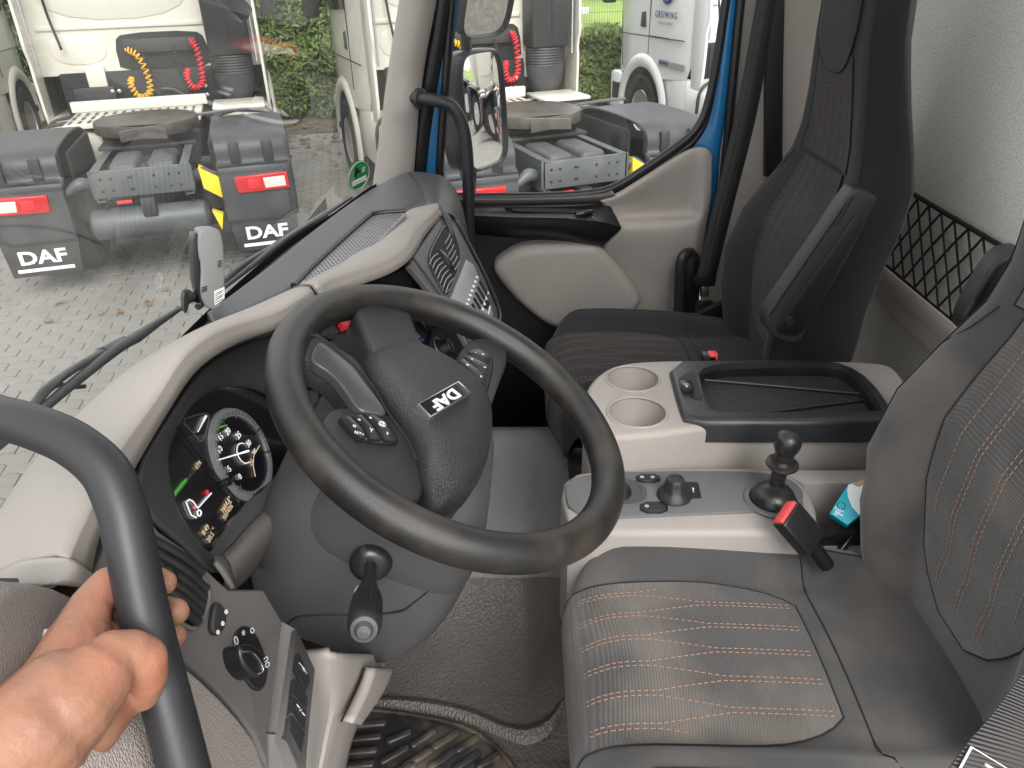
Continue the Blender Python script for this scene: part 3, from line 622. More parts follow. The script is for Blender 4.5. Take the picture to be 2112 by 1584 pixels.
prism('gear_window', [ce + NC * .0042 + u1 * a + u2 * b for a, b in ((.000, -.020), (.014, -.014), (.036, -.014), (.037, -.022), (.020, -.044), (.004, -.048), (-.006, -.03))], NC, .001, 'lcd_blue', rc)
tube('gear_window_line', [ce + NC * .0046 + u1 * a + u2 * b for a, b in ((-.008, -.032), (.002, -.0205), (.014, -.0145), (.036, -.0145))], .0006, 'amber_print', rc, 6)
text('gear_letter', 'N', ce + NC * .0046 + u1 * .002 - u2 * .0165, u1, u2, .011, 'amber_print', rc, .0003)
# small fuel gauge, wedge shaped
fg = [(373, 866), (408, 855), (427, 852), (432, 862), (425, 890), (416, 915), (400, 895)]
fgo = prism('fuel_gauge', [Cp(*p, .002) for p in fg], NC, .003, 'lcd_dark', CL)
tube('gauge_rim', chaikin([Cp(*p, .003) for p in fg], 1) + [chaikin([Cp(*p, .003) for p in fg], 1)[0]], .0009, 'grey_light', fgo, 6)
tube('needle', [Cp(408, 891, .005), Cp(425, 858, .005)], [.0006, .0016], 'white_glow', fgo, 6)
# left dial (speedometer) only its white edge shows
cw = lathe('speedometer', [(.0, .001), (.055, .001)], Cp(352, 1135, .001), NC, 'lcd_dark', CL, 40)
arcp = [(358, 1079), (378, 1092), (396, 1111), (410, 1137), (418, 1163)]
loft('lit_scale', [[Cp(a, b, .003) for a, b in arcp], [Cp(a - 11, b + 6, .0035) for a, b in arcp]], 'white_glow', cw, 16)
# driver display
dd = prism('driver_display', [Cp(*p, .0015) for p in ((336, 1040), (345, 960), (420, 948), (470, 1000), (490, 1040), (440, 1100), (400, 1108), (362, 1076))], NC, .001, 'lcd_dark', CL)
prism('info_strip', [Cp(*p, .002) for p in ((470, 1020), (487, 1045), (437, 1117), (418, 1112), (428, 1092))], NC, .0008, 'lcd_blue', CL)
xa = u1; ya = u2
def ctext(s, px, py, size, mat, b=.0): text('readout', s, Cp(px, py, .0034), xa, ya, size * .92, mat, dd, .0003, 0)
ctext('63%', 409, 959, .0085, 'amber_print')
ctext('1664.6', 465, 1043, .0092, 'amber_print', .01); ctext('507436', 470, 1056, .0092, 'amber_print', .01)
ctext('trip', 471, 1026, .004, 'amber_print'); ctext('km', 476, 1036, .004, 'amber_print')
ctext('8:49', 424, 1093, .0092, 'amber_print', .01); ctext('20.5', 434, 1108, .0092, 'amber_print', .01); ctext('°C', 439, 1090, .004, 'amber_print')
for k in range(9):
    t0, t1 = (k + .08) / 9, (k + .92) / 9
    a, b = V((354, 1028, 0)), V((401, 969, 0)); c_, d_ = a.lerp(b, t0), a.lerp(b, t1)
    prism('fuel_bar', [Cp(c_.x - 1.5, c_.y - 3, .0032), Cp(d_.x - 1.5, d_.y - 3, .0032), Cp(d_.x + 2.5, d_.y + 2.5, .0032), Cp(c_.x + 2.5, c_.y + 2.5, .0032)], NC, .0006, 'green_glow' if k < 6 else 'grey_plastic', dd)
tube('underline', [Cp(349, 1036, .0034), Cp(417, 953, .0034)], .0005, 'grey_light', dd, 6)
tube('truck_icon', [Cp(*p, .0036) for p in ((405, 1068), (394, 1062), (384, 1036), (390, 1030), (398, 1034), (408, 1048), (436, 1017))], .0009, 'white_glow', dd, 6)
tube('truck_icon', [Cp(411 + 4 * math.cos(t), 1058 + 6 * math.sin(t), .0036) for t in [i * .5 for i in range(14)]], .0009, 'white_glow', dd, 6)
lathe('brake_lamp', [(.0028, 0), (.0028, .0006)], Cp(427, 1015, .0034), NC, 'red_glow', dd, 12)
lathe('belt_lamp', [(.002, 0), (.002, .0006)], Cp(401, 1047, .0034), NC, 'red_glow', dd, 8)
# trip-reset stalk
tube('reset_stalk', [Cp(452, 1000, .004), Cp(464, 996, .012), Cp(474, 992, .018)], [.0045, .005, .005], 'black_plastic', CL, 10, 8)
tube('glass_edge', [Cp(356, 870, .014), Cp(410, 936, .014), Cp(450, 985, .014), Cp(478, 1018, .014), Cp(492, 1034, .014), Cp(488, 1044, .014)], .0012, 'gloss_black', CL, 6, 20)
# grey lip sweeping under the cluster
loft('cluster_lip', [
    [Cp(a, b, .03) for a, b in ((655, 962), (612, 1002), (560, 1038), (510, 1085), (470, 1130), (440, 1152))],
    [Cp(a, b, .05) for a, b in ((690, 975), (640, 1010), (585, 1045), (530, 1092), (487, 1140), (462, 1158))],
    [Cp(a, b, .045) for a, b in ((700, 985), (650, 1030), (598, 1070), (548, 1118), (505, 1165), (478, 1215))],
    [Cp(a, b, .0) for a, b in ((700, 1000), (660, 1050), (610, 1095), (560, 1140), (520, 1185), (480, 1222))]], 'taupe', DASH, 24, 12, solid=.006)
loft('lip_end', [[Cp(440, 1150, .03), Cp(462, 1156, .05), Cp(480, 1215, .045)], [A(440, 1165, .0), A(452, 1180, .002), A(476, 1216, .002)]], 'taupe', DASH, 6, 4, solid=.004)
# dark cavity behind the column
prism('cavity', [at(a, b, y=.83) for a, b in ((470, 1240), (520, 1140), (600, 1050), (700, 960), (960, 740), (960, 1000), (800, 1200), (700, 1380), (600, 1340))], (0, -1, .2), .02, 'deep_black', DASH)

# ---------------- switch bank and heater panel behind the wheel
NH = V((.0, -.9, .43)).normalized(); PH = at(830, 620, y=.705)
H = lambda px, py, o=0: atp(px, py, PH + NH * o, NH)
prism('heater_panel', [H(*p, 0) for p in ((560, 690), (640, 648), (700, 612), (760, 588), (820, 568), (853, 545), (900, 600), (940, 655), (985, 730), (1000, 800), (960, 860), (850, 800), (740, 800), (600, 800))], NH, .03, 'black_plastic', DASH, .004)
sb = [((660, 690), (676, 672), (700, 682), (690, 704)), ((682, 655), (700, 640), (722, 652), (706, 672)), ((668, 708), (690, 700), (716, 740), (700, 760)), ((728, 688), (744, 682), (766, 735), (752, 742)), ((640, 712), (656, 705), (680, 760), (660, 765))]
for q, P_ in enumerate(sb):
    o_ = prism('switch', [H(*p, .006) for p in P_], NH, .008, 'dark_plastic', DASH, .0025)
    if q == 3: text('symbol', '%', H(744, 703, .0066), H(752, 722) - H(738, 690), NH.cross(H(752, 722) - H(738, 690)), .012, 'white_print', o_, .0003)
prism('hazard_switch', [H(*p, .011) for p in ((705, 664), (724, 660), (731, 669), (726, 677), (714, 680))], NH, .01, 'red_plastic', DASH, .002)
def knob(px, py, r, par, o=.0):
    c = H(px, py, o)
    k_ = lathe('heater_knob', [(r * 1.25, 0), (r * 1.2, .004), (r, .006), (r * .92, .022), (r * .8, .026), (r * .55, .0265), (r * .5, .024), (0, .024)], c, NH, 'dark_plastic', par, 32)
    tube('knob_ring', [c + NH * .0262 + (u1_ * math.cos(t) + u2_ * math.sin(t)) * r * .72 for t in [i * math.pi / 14 for i in range(29)]], .0011, 'grey_light', k_, 6)
    tube('dial_print', [c + NH * .001 + (u1_ * math.cos(t) + u2_ * math.sin(t)) * r * 1.5 for t in [i * .17 for i in range(2, 17)]], .0007, 'white_print', k_, 5)
    return k_
u1_ = V((1, 0, 0)); u2_ = NH.cross(u1_); u2_ = u2_ if u2_.z > 0 else -u2_
knob(846, 600, .021, DASH); knob(909, 722, .021, DASH); knob(878, 664, .021, DASH)
text('symbol', '*', H(824, 577, .001), u1_, u2_, .014, 'white_print', DASH, .0003); text('symbol', 'o', H(812, 606, .001), u1_, u2_, .012, 'white_print', DASH, .0003); text('symbol', 'O', H(872, 620, .001), u1_, u2_, .011, 'white_print', DASH, .0003)
tube('cold_mark', [H(858, 686, .001), H(866, 695, .001)], .0018, 'blue_mark', DASH, 6); lathe('cold_mark', [(.004, 0), (.004, .0008)], H(871, 701, .0006), NH, 'blue_mark', DASH, 12)
loft('panel_divider', [[H(774, 580, .0), H(790, 595, .0), H(805, 612, 0)], [H(780, 577, .008), H(796, 590, .008), H(812, 608, .008)], [H(788, 577, 0), H(803, 590, 0), H(820, 606, 0)]], 'dark_plastic', DASH, 8)

# ---------------- centre stack facing the driver
T1, T2, T3 = at(845, 545, z=.848), at(915, 445, z=.846), at(960, 690, x=.14)
NS = (T2 - T1).cross(T3 - T1).normalized()
if NS.dot(FW) > 0: NS = -NS
K = lambda px, py, o=0: atp(px, py, T1 + NS * o, NS)
prism('centre_stack', [K(*p) for p in ((846, 545), (852, 528), (880, 490), (905, 452), (916, 444), (936, 455), (965, 506), (1000, 572), (1027, 640), (1030, 664), (1022, 700), (1010, 800), (985, 790), (975, 720), (935, 652))], NS, .014, 'grey_plastic', DASH, .006, 3)
tube('stack_edge', [K(*p, .001) for p in ((905, 447), (918, 440), (938, 451), (968, 504), (1003, 572), (1030, 640), (1029, 668))], .004, 'satin_black', DASH, 8, 24)
tube('stack_edge', [K(*p, .001) for p in ((852, 531), (895, 590), (934, 648), (974, 716))], .0022, 'black_plastic', DASH, 8, 16)
vo = [(917, 464), (930, 468), (941, 495), (951, 531), (943, 559), (937, 577), (928, 598), (919, 607), (908, 590), (893, 562), (884, 539), (887, 518), (903, 488)]
prism('vent_recess', chaikin([K(*p, .0012) for p in vo], 2), NS, .004, 'deep_black', DASH)
tube('vent_frame', chaikin([K(*p, .0015) for p in vo], 3) + [chaikin([K(*p, .0015) for p in vo], 3)[0]], .003, 'satin_black', DASH, 8)
for k in range(7):      # lower nozzle slats
    t = k / 6; a = V((886, 545, 0)).lerp(V((919, 605, 0)), t); b = V((903, 523, 0)).lerp(V((936, 574, 0)), t)
    m_ = (a + b) / 2 + V((-2, -3, 0)); tube('vent_slat', [K(a.x, a.y, .003), K(m_.x, m_.y, .006), K(b.x, b.y, .004)], .0013, 'grey_light', DASH, 6, 8)
for k in range(6):      # upper nozzle slats
    t = k / 5; a = V((918, 502, 0)).lerp(V((935, 561, 0)), t); b = V((928, 482, 0)).lerp(V((947, 540, 0)), t)
    m_ = (a + b) / 2 + V((2, -2, 0)); tube('vent_slat', [K(a.x, a.y, .003), K(m_.x, m_.y, .006), K(b.x, b.y, .004)], .0013, 'grey_light', DASH, 6, 8)
loft('vent_blade', [[K(903, 512, .004), K(920, 525, .009), K(931, 545, .009), K(937, 560, .004)], [K(904, 516, .003), K(916, 532, .007), K(928, 550, .007), K(936, 562, .003)]], 'satin_black', DASH, 14, solid=.002)
radio = thing('radio', 'light grey radio panel with rows of slim black keys on the centre stack', 'radio', K(975, 610))
prism('fascia', [K(*p, .004) for p in ((962, 535), (978, 545), (995, 590), (1018, 645), (1012, 690), (988, 700), (960, 668), (928, 620))], NS, .006, 'grey_light', radio, .003, 2)
ka, kb_ = V((984, 572, 0)), V((957, 646, 0))
for k in range(9):
    t = k / 8; p = ka.lerp(kb_, t)
    rbox('key_white', K(p.x, p.y, .007), (.0055, .0055, .004), 'white_print', radio, .0008, basis(K(p.x + 5, p.y) - K(p.x, p.y), K(p.x, p.y - 5) - K(p.x, p.y)))
for k in range(7):
    t = k / 6; a = V((989, 580, 0)).lerp(V((966, 650, 0)), t); b = a + V((15, 26, 0)) * (1 - .25 * t)
    tube('key_bar', [K(a.x, a.y, .006), K(b.x, b.y, .006)], .0036, 'satin_black', radio, 6)
for k in range(8):
    t = k / 7; p = V((1006, 604, 0)).lerp(V((982, 682, 0)), t)
    rbox('key_white', K(p.x, p.y, .007), (.004, .007, .004), 'white_print', radio, .0008, basis(K(p.x + 5, p.y) - K(p.x, p.y), K(p.x, p.y - 5) - K(p.x, p.y)))
prism('storage_slot', [K(*p, .0045) for p in ((1004, 628), (1012, 632), (1000, 690), (984, 690))], NS, .003, 'grey_light', DASH, .001)
prism('slot_shadow', [K(*p, .0048) for p in ((1003, 618), (1011, 624), (1006, 640), (997, 634))], NS, .003, 'deep_black', DASH)
tube('slot_edge', [K(1011, 632, .006), K(997, 692, .006)], .0016, 'white_print', DASH, 6)
# ---------------- dash top toward the windscreen, loudspeaker grille
T0r = row((430, 664, 'z', .85), (470, 630, 'z', .85), (560, 556, 'z', .845), (650, 478, 'z', .84), (745, 408, 'z', .832), (800, 376, 'z', .832), (838, 359, 'z', .838))
T1r = row((440, 668, 'z', .872), (500, 642, 'z', .876), (600, 598, 'z', .874), (700, 546, 'z', .87), (770, 492, 'z', .868), (832, 441, 'z', .868), (890, 421, 'z', .862))
loft('top_pad', [T0r, between(T0r, T1r, .15, .016), between(T0r, T1r, .5, .014), T1r], 'grey_plastic', DASH, 40, 14, solid=.01)
gq = [(606, 592), (640, 556), (700, 500), (755, 452), (775, 442), (836, 437), (836, 442), (800, 478), (770, 512), (700, 549), (640, 579)]
gq_w = [at(a, b, z=.884) for a, b in gq]
gr = prism('speaker_grille', gq_w, (0, 0, 1), .006, 'grey_light', DASH, .002)
tube('grille_frame', [p + V((0, 0, .002)) for p in gq_w[:6]], .006, 'satin_black', DASH, 8, 40)
hol = MB(); gnx = (gq_w[4] - gq_w[0]).normalized()
def inside(p, poly):
    c = False
    for i in range(len(poly)):
        a, b = poly[i], poly[i - 1]
        if (a.y > p.y) != (b.y > p.y) and p.x < (b.x - a.x) * (p.y - a.y) / (b.y - a.y) + a.x: c = not c
    return c
gc = sum(gq_w, V()) / len(gq_w)
shr = [gc + (p - gc) * .93 for p in gq_w]
for i in range(-60, 60):
    for j in range(-40, 40):
        p = V((gc.x + i * .0075, gc.y + j * .0075 + (i % 2) * .00375, .8846))
        if inside(p, shr): hol.add([p + V((.0024 * math.cos(k * math.pi / 3), .0024 * math.sin(k * math.pi / 3), 0)) for k in range(6)], [(0, 1, 2, 3, 4, 5)])
tag(hol.build('grille_holes', 'deep_black', gr, smooth=False), kind='stuff')
# passenger end of the dash
Aa = row((838, 358, 'x', .88), (867, 357, 'x', .86), (912, 366, 'x', .84), (935, 388, 'x', .82), (947, 413, 'x', .8), (961, 465, 'x', .78), (968, 520, 'x', .76), (972, 640, 'x', .74))
Bb = row((826, 428, 'x', .5), (860, 428, 'x', .5), (895, 425, 'x', .48), (915, 440, 'x', .46), (930, 470, 'x', .44), (945, 520, 'x', .42), (950, 560, 'x', .4), (955, 660, 'x', .4))
loft('passenger_end', [[p + V((.09, .03, -.06)) for p in Aa], Aa, between(Aa, Bb, .12, .008), between(Aa, Bb, .5, .01), Bb], 'grey_plastic', DASH, 30, 20, solid=.008)
for k in range(3):
    tube('side_vent_slat', row((923 + 5 * k, 398, 'x', .76), (934 + 4 * k, 424, 'x', .75), (942 + 4 * k, 450, 'x', .74)), .0035, 'satin_black' if k % 2 else 'grey_light', DASH, 6, 8)
# underside of dash, footwell shade put into its black
loft('dash_underside', [[V((-.2, .74, .6)), V((.1, .66, .62)), V((.4, .66, .62)), V((.9, .7, .6))], [V((-.2, .85, .4)), V((.1, .85, .4)), V((.4, .85, .4)), V((.9, .85, .4))], [V((-.2, 1.0, .2)), V((.1, 1.0, .2)), V((.4, 1.0, .2)), V((.9, 1.0, .2))]], 'black_plastic', DASH, 12, 12, solid=.01)

# ================================================================== STEERING WHEEL
WC = V((-.446, .526, .889)); WN = V((-.0929, -.4728, .8763)).normalized()
Wp = lambda px, py, o=0: atp(px, py, WC + WN * o, WN)
SW = thing('steering_wheel', 'worn black steering wheel with four spokes, key pads and a centre badge', 'steering wheel', WC)
wu = V((1, 0, 0)); wu = (wu - WN * wu.dot(WN)).normalized(); wv = WN.cross(wu)
rows_ = []
for i in range(96):
    a = 2 * math.pi * i / 96; d_ = wu * math.cos(a) + wv * math.sin(a); c_ = WC + d_ * .2045
    rows_.append([c_ + d_ * (.0205 * math.cos(b)) + WN * (.0215 * math.sin(b)) for b in [2 * math.pi * k / 24 for k in range(24)]])
loft('rim', rows_, 'leather_rim', SW, closed_u=True, closed_v=True, ang=179)
def spoke(name, px, o, dep, mat, bev=.006, par=SW, sm=2, seg=3):
    return prism(name, chaikin([Wp(a, b, o) for a, b in px], sm), WN, dep, mat, par, bev, seg, ang=60)
spoke('spoke', [(598, 640), (640, 668), (664, 690), (700, 716), (745, 742), (800, 850), (764, 862), (737, 846), (711, 805), (682, 772), (640, 748), (606, 740)], .006, .03, 'leather_pad', .008)
spoke('spoke_insert', [(641, 727), (654, 705), (664, 703), (699, 729), (733, 756), (756, 790), (786, 826), (803, 856), (764, 850), (738, 844), (711, 801), (682, 767), (642, 744)], .012, .012, 'silver_insert', .006)
spoke('spoke', [(728, 632), (774, 622), (850, 640), (856, 664), (872, 700), (895, 730), (776, 745), (757, 704), (744, 672)], .008, .035, 'leather_pad', .008)
spoke('spoke', [(676, 838), (745, 836), (805, 850), (848, 900), (868, 950), (880, 1020), (840, 1046), (780, 1020), (710, 960), (655, 885)], .003, .03, 'dark_plastic', .006)
spoke('spoke', [(935, 745), (975, 690), (1040, 706), (1050, 742), (1030, 790), (1010, 850), (985, 810)], .0, .03, 'dark_plastic', .006)
# padded boss with the badge
hub = [(745, 742), (773, 728), (808, 718), (843, 712), (880, 724), (932, 752), (978, 788), (1004, 824), (1013, 867), (1011, 915), (1003, 962), (973, 1020), (935, 1040), (898, 1046), (868, 1000), (856, 948), (841, 901), (815, 860), (788, 822), (760, 785)]
hw_ = chaikin([Wp(a, b) for a, b in hub], 2); hc = sum(hw_, V()) / len(hw_)
ringh = lambda s, o: [hc + (p - hc) * s + WN * o for p in hw_]
loft('boss_pad', [ringh(1.0, -.02), ringh(1.0, -.004), ringh(.985, .004), ringh(.95, .012), ringh(.85, .019), ringh(.6, .024), ringh(.3, .026), ringh(.02, .0265)], 'leather_pad', SW, closed_u=True, ang=60)
loft('boss_skirt', [ringh(.99, -.012), ringh(.97, -.05), ringh(.90, -.085)], 'grey_plastic', SW, closed_u=True, ang=60)
tube('pad_seam', [Wp(a, b, .012) for a, b in ((640, 690), (668, 700), (720, 742), (765, 790), (800, 850), (840, 905), (860, 950))], .0012, 'deep_black', SW, 6, 30)
bdg = prism('badge', [Wp(a, b, .0305) for a, b in ((863, 831), (946, 785), (973, 809), (889, 860))], WN, .012, 'silver', SW, .001)
prism('badge_field', [Wp(a, b, .0315) for a, b in ((867, 832), (945, 788), (969, 809), (890, 856))], WN, .002, 'gloss_black', bdg)
xa = (Wp(893, 840, .036) - Wp(946, 806, .036)).normalized()
text('lettering', 'DAF', Wp(918, 823, .0317), xa, WN.cross(xa), .0195, 'badge_silver', bdg, .0008, .03, sx=1.4)
# key pads
def keys(name, px_rows, o, par):
    for P_ in px_rows: prism(name, [Wp(a, b, o) for a, b in P_], WN, .006, 'satin_black', par, .002, 2)
spoke('key_pad', [(694, 857), (745, 848), (773, 848), (800, 861), (825, 906), (819, 914), (754, 909), (716, 880)], .008, .012, 'black_plastic', .003, SW, 1)
keys('key', [[(702, 861), (722, 857), (748, 882), (755, 903), (742, 903), (722, 884)], [(726, 856), (746, 853), (768, 876), (787, 906), (762, 905), (750, 878)], [(751, 852), (771, 853), (794, 866), (817, 909), (793, 907), (772, 874)]], .011, SW)
for s_, a, b, z_ in (('SET+', 741, 894, .0075), ('o', 731, 878, .011), ('Y', 766, 888, .012), ('=', 741, 866, .009), ('@', 788, 874, .013), ('=', 764, 862, .009), ('S', 799, 894, .008)):
    xx = (Wp(a + 10, b + 3) - Wp(a, b)).normalized(); text('symbol', s_, Wp(a, b, .0116), xx, WN.cross(xx), z_ * .66, 'white_print', SW, .0003)
spoke('key_pad', [(960, 722), (985, 714), (1010, 726), (1021, 746), (1011, 796), (1003, 822), (943, 752)], .010, .014, 'black_plastic', .003, SW, 1)
keys('key', [[(966, 724), (986, 719), (1006, 728), (1014, 741), (1008, 748), (972, 734)], [(957, 734), (968, 732), (1011, 752), (1008, 770), (996, 766)], [(947, 746), (956, 738), (1005, 774), (1002, 792), (985, 782)]], .013, SW)
for s_, a, b in (('-', 981, 727), ('+', 996, 731), ('<', 973, 741), ('>', 1000, 758), ('c', 992, 776), ('o', 964, 752)):
    xx = (Wp(a + 10, b + 4) - Wp(a, b)).normalized(); text('symbol', s_, Wp(a, b, .0136), xx, WN.cross(xx), .007, 'white_print', SW, .0003)

# ================================================================== STEERING COLUMN
SC = thing('steering_column', 'grey moulded steering column shroud with a control stalk on its side', 'steering column', V((-.446, .68, .55)))
AX = -WN; cv = V((1, 0, 0)); cv = (cv - AX * cv.dot(AX)).normalized(); cw_ = AX.cross(cv)
if cw_.y < 0: cw_ = -cw_      # away from the driver
def csec(t, a, bf, bb, e=4.2, sx=0, k=40):
    c = WC + AX * t + V((sx, 0, 0)); out = []
    for i in range(k):
        q = 2 * math.pi * i / k; ca, sa = math.cos(q), math.sin(q)
        b_ = bf if sa < 0 else bb
        out.append(c + cv * (a * math.copysign(abs(ca) ** (2 / e), ca)) + cw_ * (b_ * math.copysign(abs(sa) ** (2 / e), sa)))
    return out
loft('upper_shroud', [csec(.035, .06, .05, .06), csec(.055, .09, .07, .09), csec(.085, .118, .085, .115), csec(.13, .128, .1, .13), csec(.175, .124, .105, .13), csec(.22, .105, .10, .12), csec(.26, .07, .07, .09), csec(.275, .02, .02, .02)], 'grey_plastic', SC, closed_u=True, nv=36, cap=True, ang=60)
loft('lower_shroud', [csec(.09, .10, .07, .15), csec(.15, .122, .1, .16), csec(.22, .128, .11, .16), csec(.29, .12, .108, .15), csec(.345, .108, .098, .13), csec(.36, .098, .09, .12), csec(.362, .05, .05, .05)], 'grey_plastic', SC, closed_u=True, nv=30, cap=True, ang=60)
tube('shroud_joint', [csec(t_, a_, f_, b_, k=120)[k_] - V((.0008, .0008, 0)) for t_, a_, f_, b_, k_ in ((.15, .122, .1, .16, 66), (.19, .126, .106, .16, 63), (.22, .128, .11, .16, 61), (.29, .12, .108, .15, 57), (.34, .109, .099, .132, 54))], .0014, 'deep_black', SC, 6, 30)
# stalk
sb0 = at(765, 1166, x=-.572); tip = at(750, 1305, d=.655); sdv = (tip - sb0); sL = sdv.length; sdv.normalize()
st = thing('control_stalk', 'black ribbed wiper and light stalk with silver end button on the column', 'stalk', sb0)
lathe('collar', [(.0, .006), (.012, .006), (.02, .003), (.024, -.004)], sb0 - sdv * .002, V((-1, -.2, .25)), 'satin_black', st, 24)
lathe('arm', [(.0065, -.01), (.0068, sL * .12), (.0075, sL * .28), (.010, sL * .42), (.0135, sL * .53), (.0138, sL * .56), (.010, sL * .57)], sb0, sdv, 'dark_plastic', st, 28)
uu = sdv.orthogonal().normalized(); vv = sdv.cross(uu); rr_ = []
for t, r0, am in ((.55, .0135, 0), (.57, .0145, .06), (.6, .0152, .10), (.75, .0158, .10), (.86, .0158, .09), (.9, .0155, .02), (.93, .0145, 0), (.95, .012, 0)):
    rr_.append([sb0 + sdv * (sL * t) + (uu * math.cos(q) + vv * math.sin(q)) * (r0 * (1 - am * (.5 - .5 * math.cos(22 * q)))) for q in [2 * math.pi * i / 176 for i in range(176)]])
loft('ribbed_grip', rr_, 'dark_plastic', st, closed_u=True, ang=60)
lathe('end_button', [(.0125, sL * .945), (.012, sL * .965), (.0085, sL * .97), (.0075, sL * .985), (.006, sL * 1.0), (0, sL * 1.005)], sb0, sdv, 'grey_plastic', st, 28)
for s_, dx in (('ID', 0.0), ('8', .35)):
    dr = (-FW - sdv * (-FW).dot(sdv)).normalized(); dr = (dr * math.cos(dx) + sdv.cross(dr) * math.sin(dx)); c_ = sb0 + sdv * (sL * .49) + dr * .0128
    text('symbol', s_, c_, -dr.cross(sdv) if False else sdv.cross(dr), dr.cross(sdv.cross(dr)), .009, 'white_print', st, .0003)
# beige lower column trunk and knee bolster
KT = thing('column_trunk', 'beige plastic trunk below the steering column by the floor mat', 'column cover', V((-.5, .72, 0)))
def krow(py, xs, ys):
    return [at(a, py, y=y_) for a, y_ in zip(xs, ys)]
_kb = krow(1640, (605, 635, 660, 680, 695, 706), (.74, .72, .70, .70, .705, .74))
loft('trunk_panel', [krow(1350, (600, 630, 690, 750, 785, 800), (.72, .69, .655, .65, .655, .70)), krow(1400, (610, 640, 690, 745, 775, 790), (.72, .69, .66, .655, .66, .71)), krow(1470, (620, 645, 685, 715, 735, 752), (.72, .70, .67, .668, .675, .72)), krow(1540, (615, 640, 670, 695, 712, 724), (.73, .71, .685, .683, .69, .73)), _kb, [V((p.x + .03, p.y + .02, p.z * .5)) for p in _kb], [V((p.x + .05, p.y + .04, 0)) for p in _kb]], 'beige', KT, 20, 24, solid=.01)
loft('trunk_flap', [krow(1376, (752, 775, 797), (.648, .648, .66)), krow(1420, (738, 758, 776), (.652, .652, .66)), krow(1486, (706, 718, 728), (.662, .662, .67))], 'beige', KT, 8, 10, solid=.012)
tube('joint', [at(752, 1378, y=.6465), at(742, 1408, y=.6495), at(722, 1450, y=.655), at(704, 1488, y=.66)], .0012, 'deep_black', KT, 6, 12)
# ================================================================== FLOOR MAT
MT = thing('floor_mat', 'black rubber driver floor mat with raised oval lugs and dried mud', 'floor mat', (-.35, .6, 0))
mp = chaikin(row((640, 1640, 'z', .012), (690, 1480, 'z', .012), (745, 1463, 'z', .012), (850, 1474, 'z', .012), (950, 1495, 'z', .012), (1010, 1530, 'z', .012), (1050, 1570, 'z', .012), (1090, 1640, 'z', .012)), 2)
prism('sheet', mp, (0, 0, 1), .01, 'rubber_mat', MT, .003)
tube('raised_edge', [p + V((0, 0, .002)) for p in mp[3:-3]], .005, 'rubber_mat', MT, 8)
lugs = [((803, 1528), (842, 1512)), ((853, 1536), (892, 1510)), ((898, 1540), (940, 1514)), ((946, 1546), (982, 1524)), ((790, 1570), (836, 1545)), ((836, 1580), (886, 1550)), ((890, 1582), (934, 1552)), ((940, 1584), (984, 1556)), ((730, 1497), (790, 1492)), ((722, 1525), (780, 1520)), ((716, 1552), (772, 1548)), ((988, 1580), (1024, 1560)), ((712, 1580), (765, 1576)), ((800, 1600), (850, 1580)), ((862, 1610), (905, 1590))]
for a, b in lugs:
    p, q = at(*a, z=.013), at(*b, z=.013); dr = (q - p).normalized(); sd_ = V((-dr.y, dr.x, 0)); L_ = (q - p).length; r_ = .0085
    out = []
    for h, s in ((.0, 1), (.004, .95), (.006, .7)):
        rg = []
        for i in range(20):
            t = 2 * math.pi * i / 20; base_ = q if math.cos(t) > 0 else p
            rg.append(base_ + dr * (r_ * s * math.cos(t)) + sd_ * (r_ * s * math.sin(t)) + V((0, 0, h)))
        out.append(rg)
    loft('lug', out, 'rubber_mat', MT, closed_u=True, cap=True, ang=60)

# ================================================================== SEATS
def sstep(a, b, x):
    t = min(1, max(0, (x - a) / (b - a))); return t * t * (3 - 2 * t)
BK = [(.44, -.11, -.15, .19, .12), (.50, -.095, -.145, .22, .13), (.58, -.085, -.14, .242, .14), (.68, -.088, -.145, .25, .14), (.78, -.128, -.168, .25, .14), (.86, -.185, -.208, .243, .125), (.93, -.228, -.238, .222, .115), (1.0, -.24, -.246, .195, .105), (1.08, -.242, -.244, .175, .095), (1.2, -.24, -.235, .155, .085), (1.32, -.246, -.24, .147, .08), (1.44, -.265, -.256, .142, .07), (1.5, -.295, -.29, .125, .05)]
def bk(z_):
    for i in range(len(BK) - 1):
        if z_ <= BK[i + 1][0] or i == len(BK) - 2:
            a, b = V(BK[i][1:5]), None
            t = (z_ - BK[i][0]) / (BK[i + 1][0] - BK[i][0]); t = min(1, max(0, t))
            return [BK[i][k] + (BK[i + 1][k] - BK[i][k]) * t for k in range(1, 5)]
LEAN = [0]
def back_front(u, z_):
    yb, yc, hw, th = bk(z_)
    s = sstep(.5, .78, abs(u)); y_ = yc + (yb - yc) * s
    e = sstep(.86, 1.0, abs(u)); y_ -= e * .035
    y_ += LEAN[0] * max(0, z_ - .62)
    return V((u * hw, y_, z_))
CHW = .25
CROWS = [(.035, -.16), (.012, -.14), (.0, -.10), (.0, -.06), (.006, -.03), (.022, -.010), (.05, .0), (.09, .004), (.16, .004), (.24, .0), (.32, -.006), (.38, -.012), (.44, -.012), (.5, -.008), (.56, -.01)]
def cush_rows():
    return crspline([V((0, a, b)) for a, b in CROWS], 46)
CR = cush_rows()
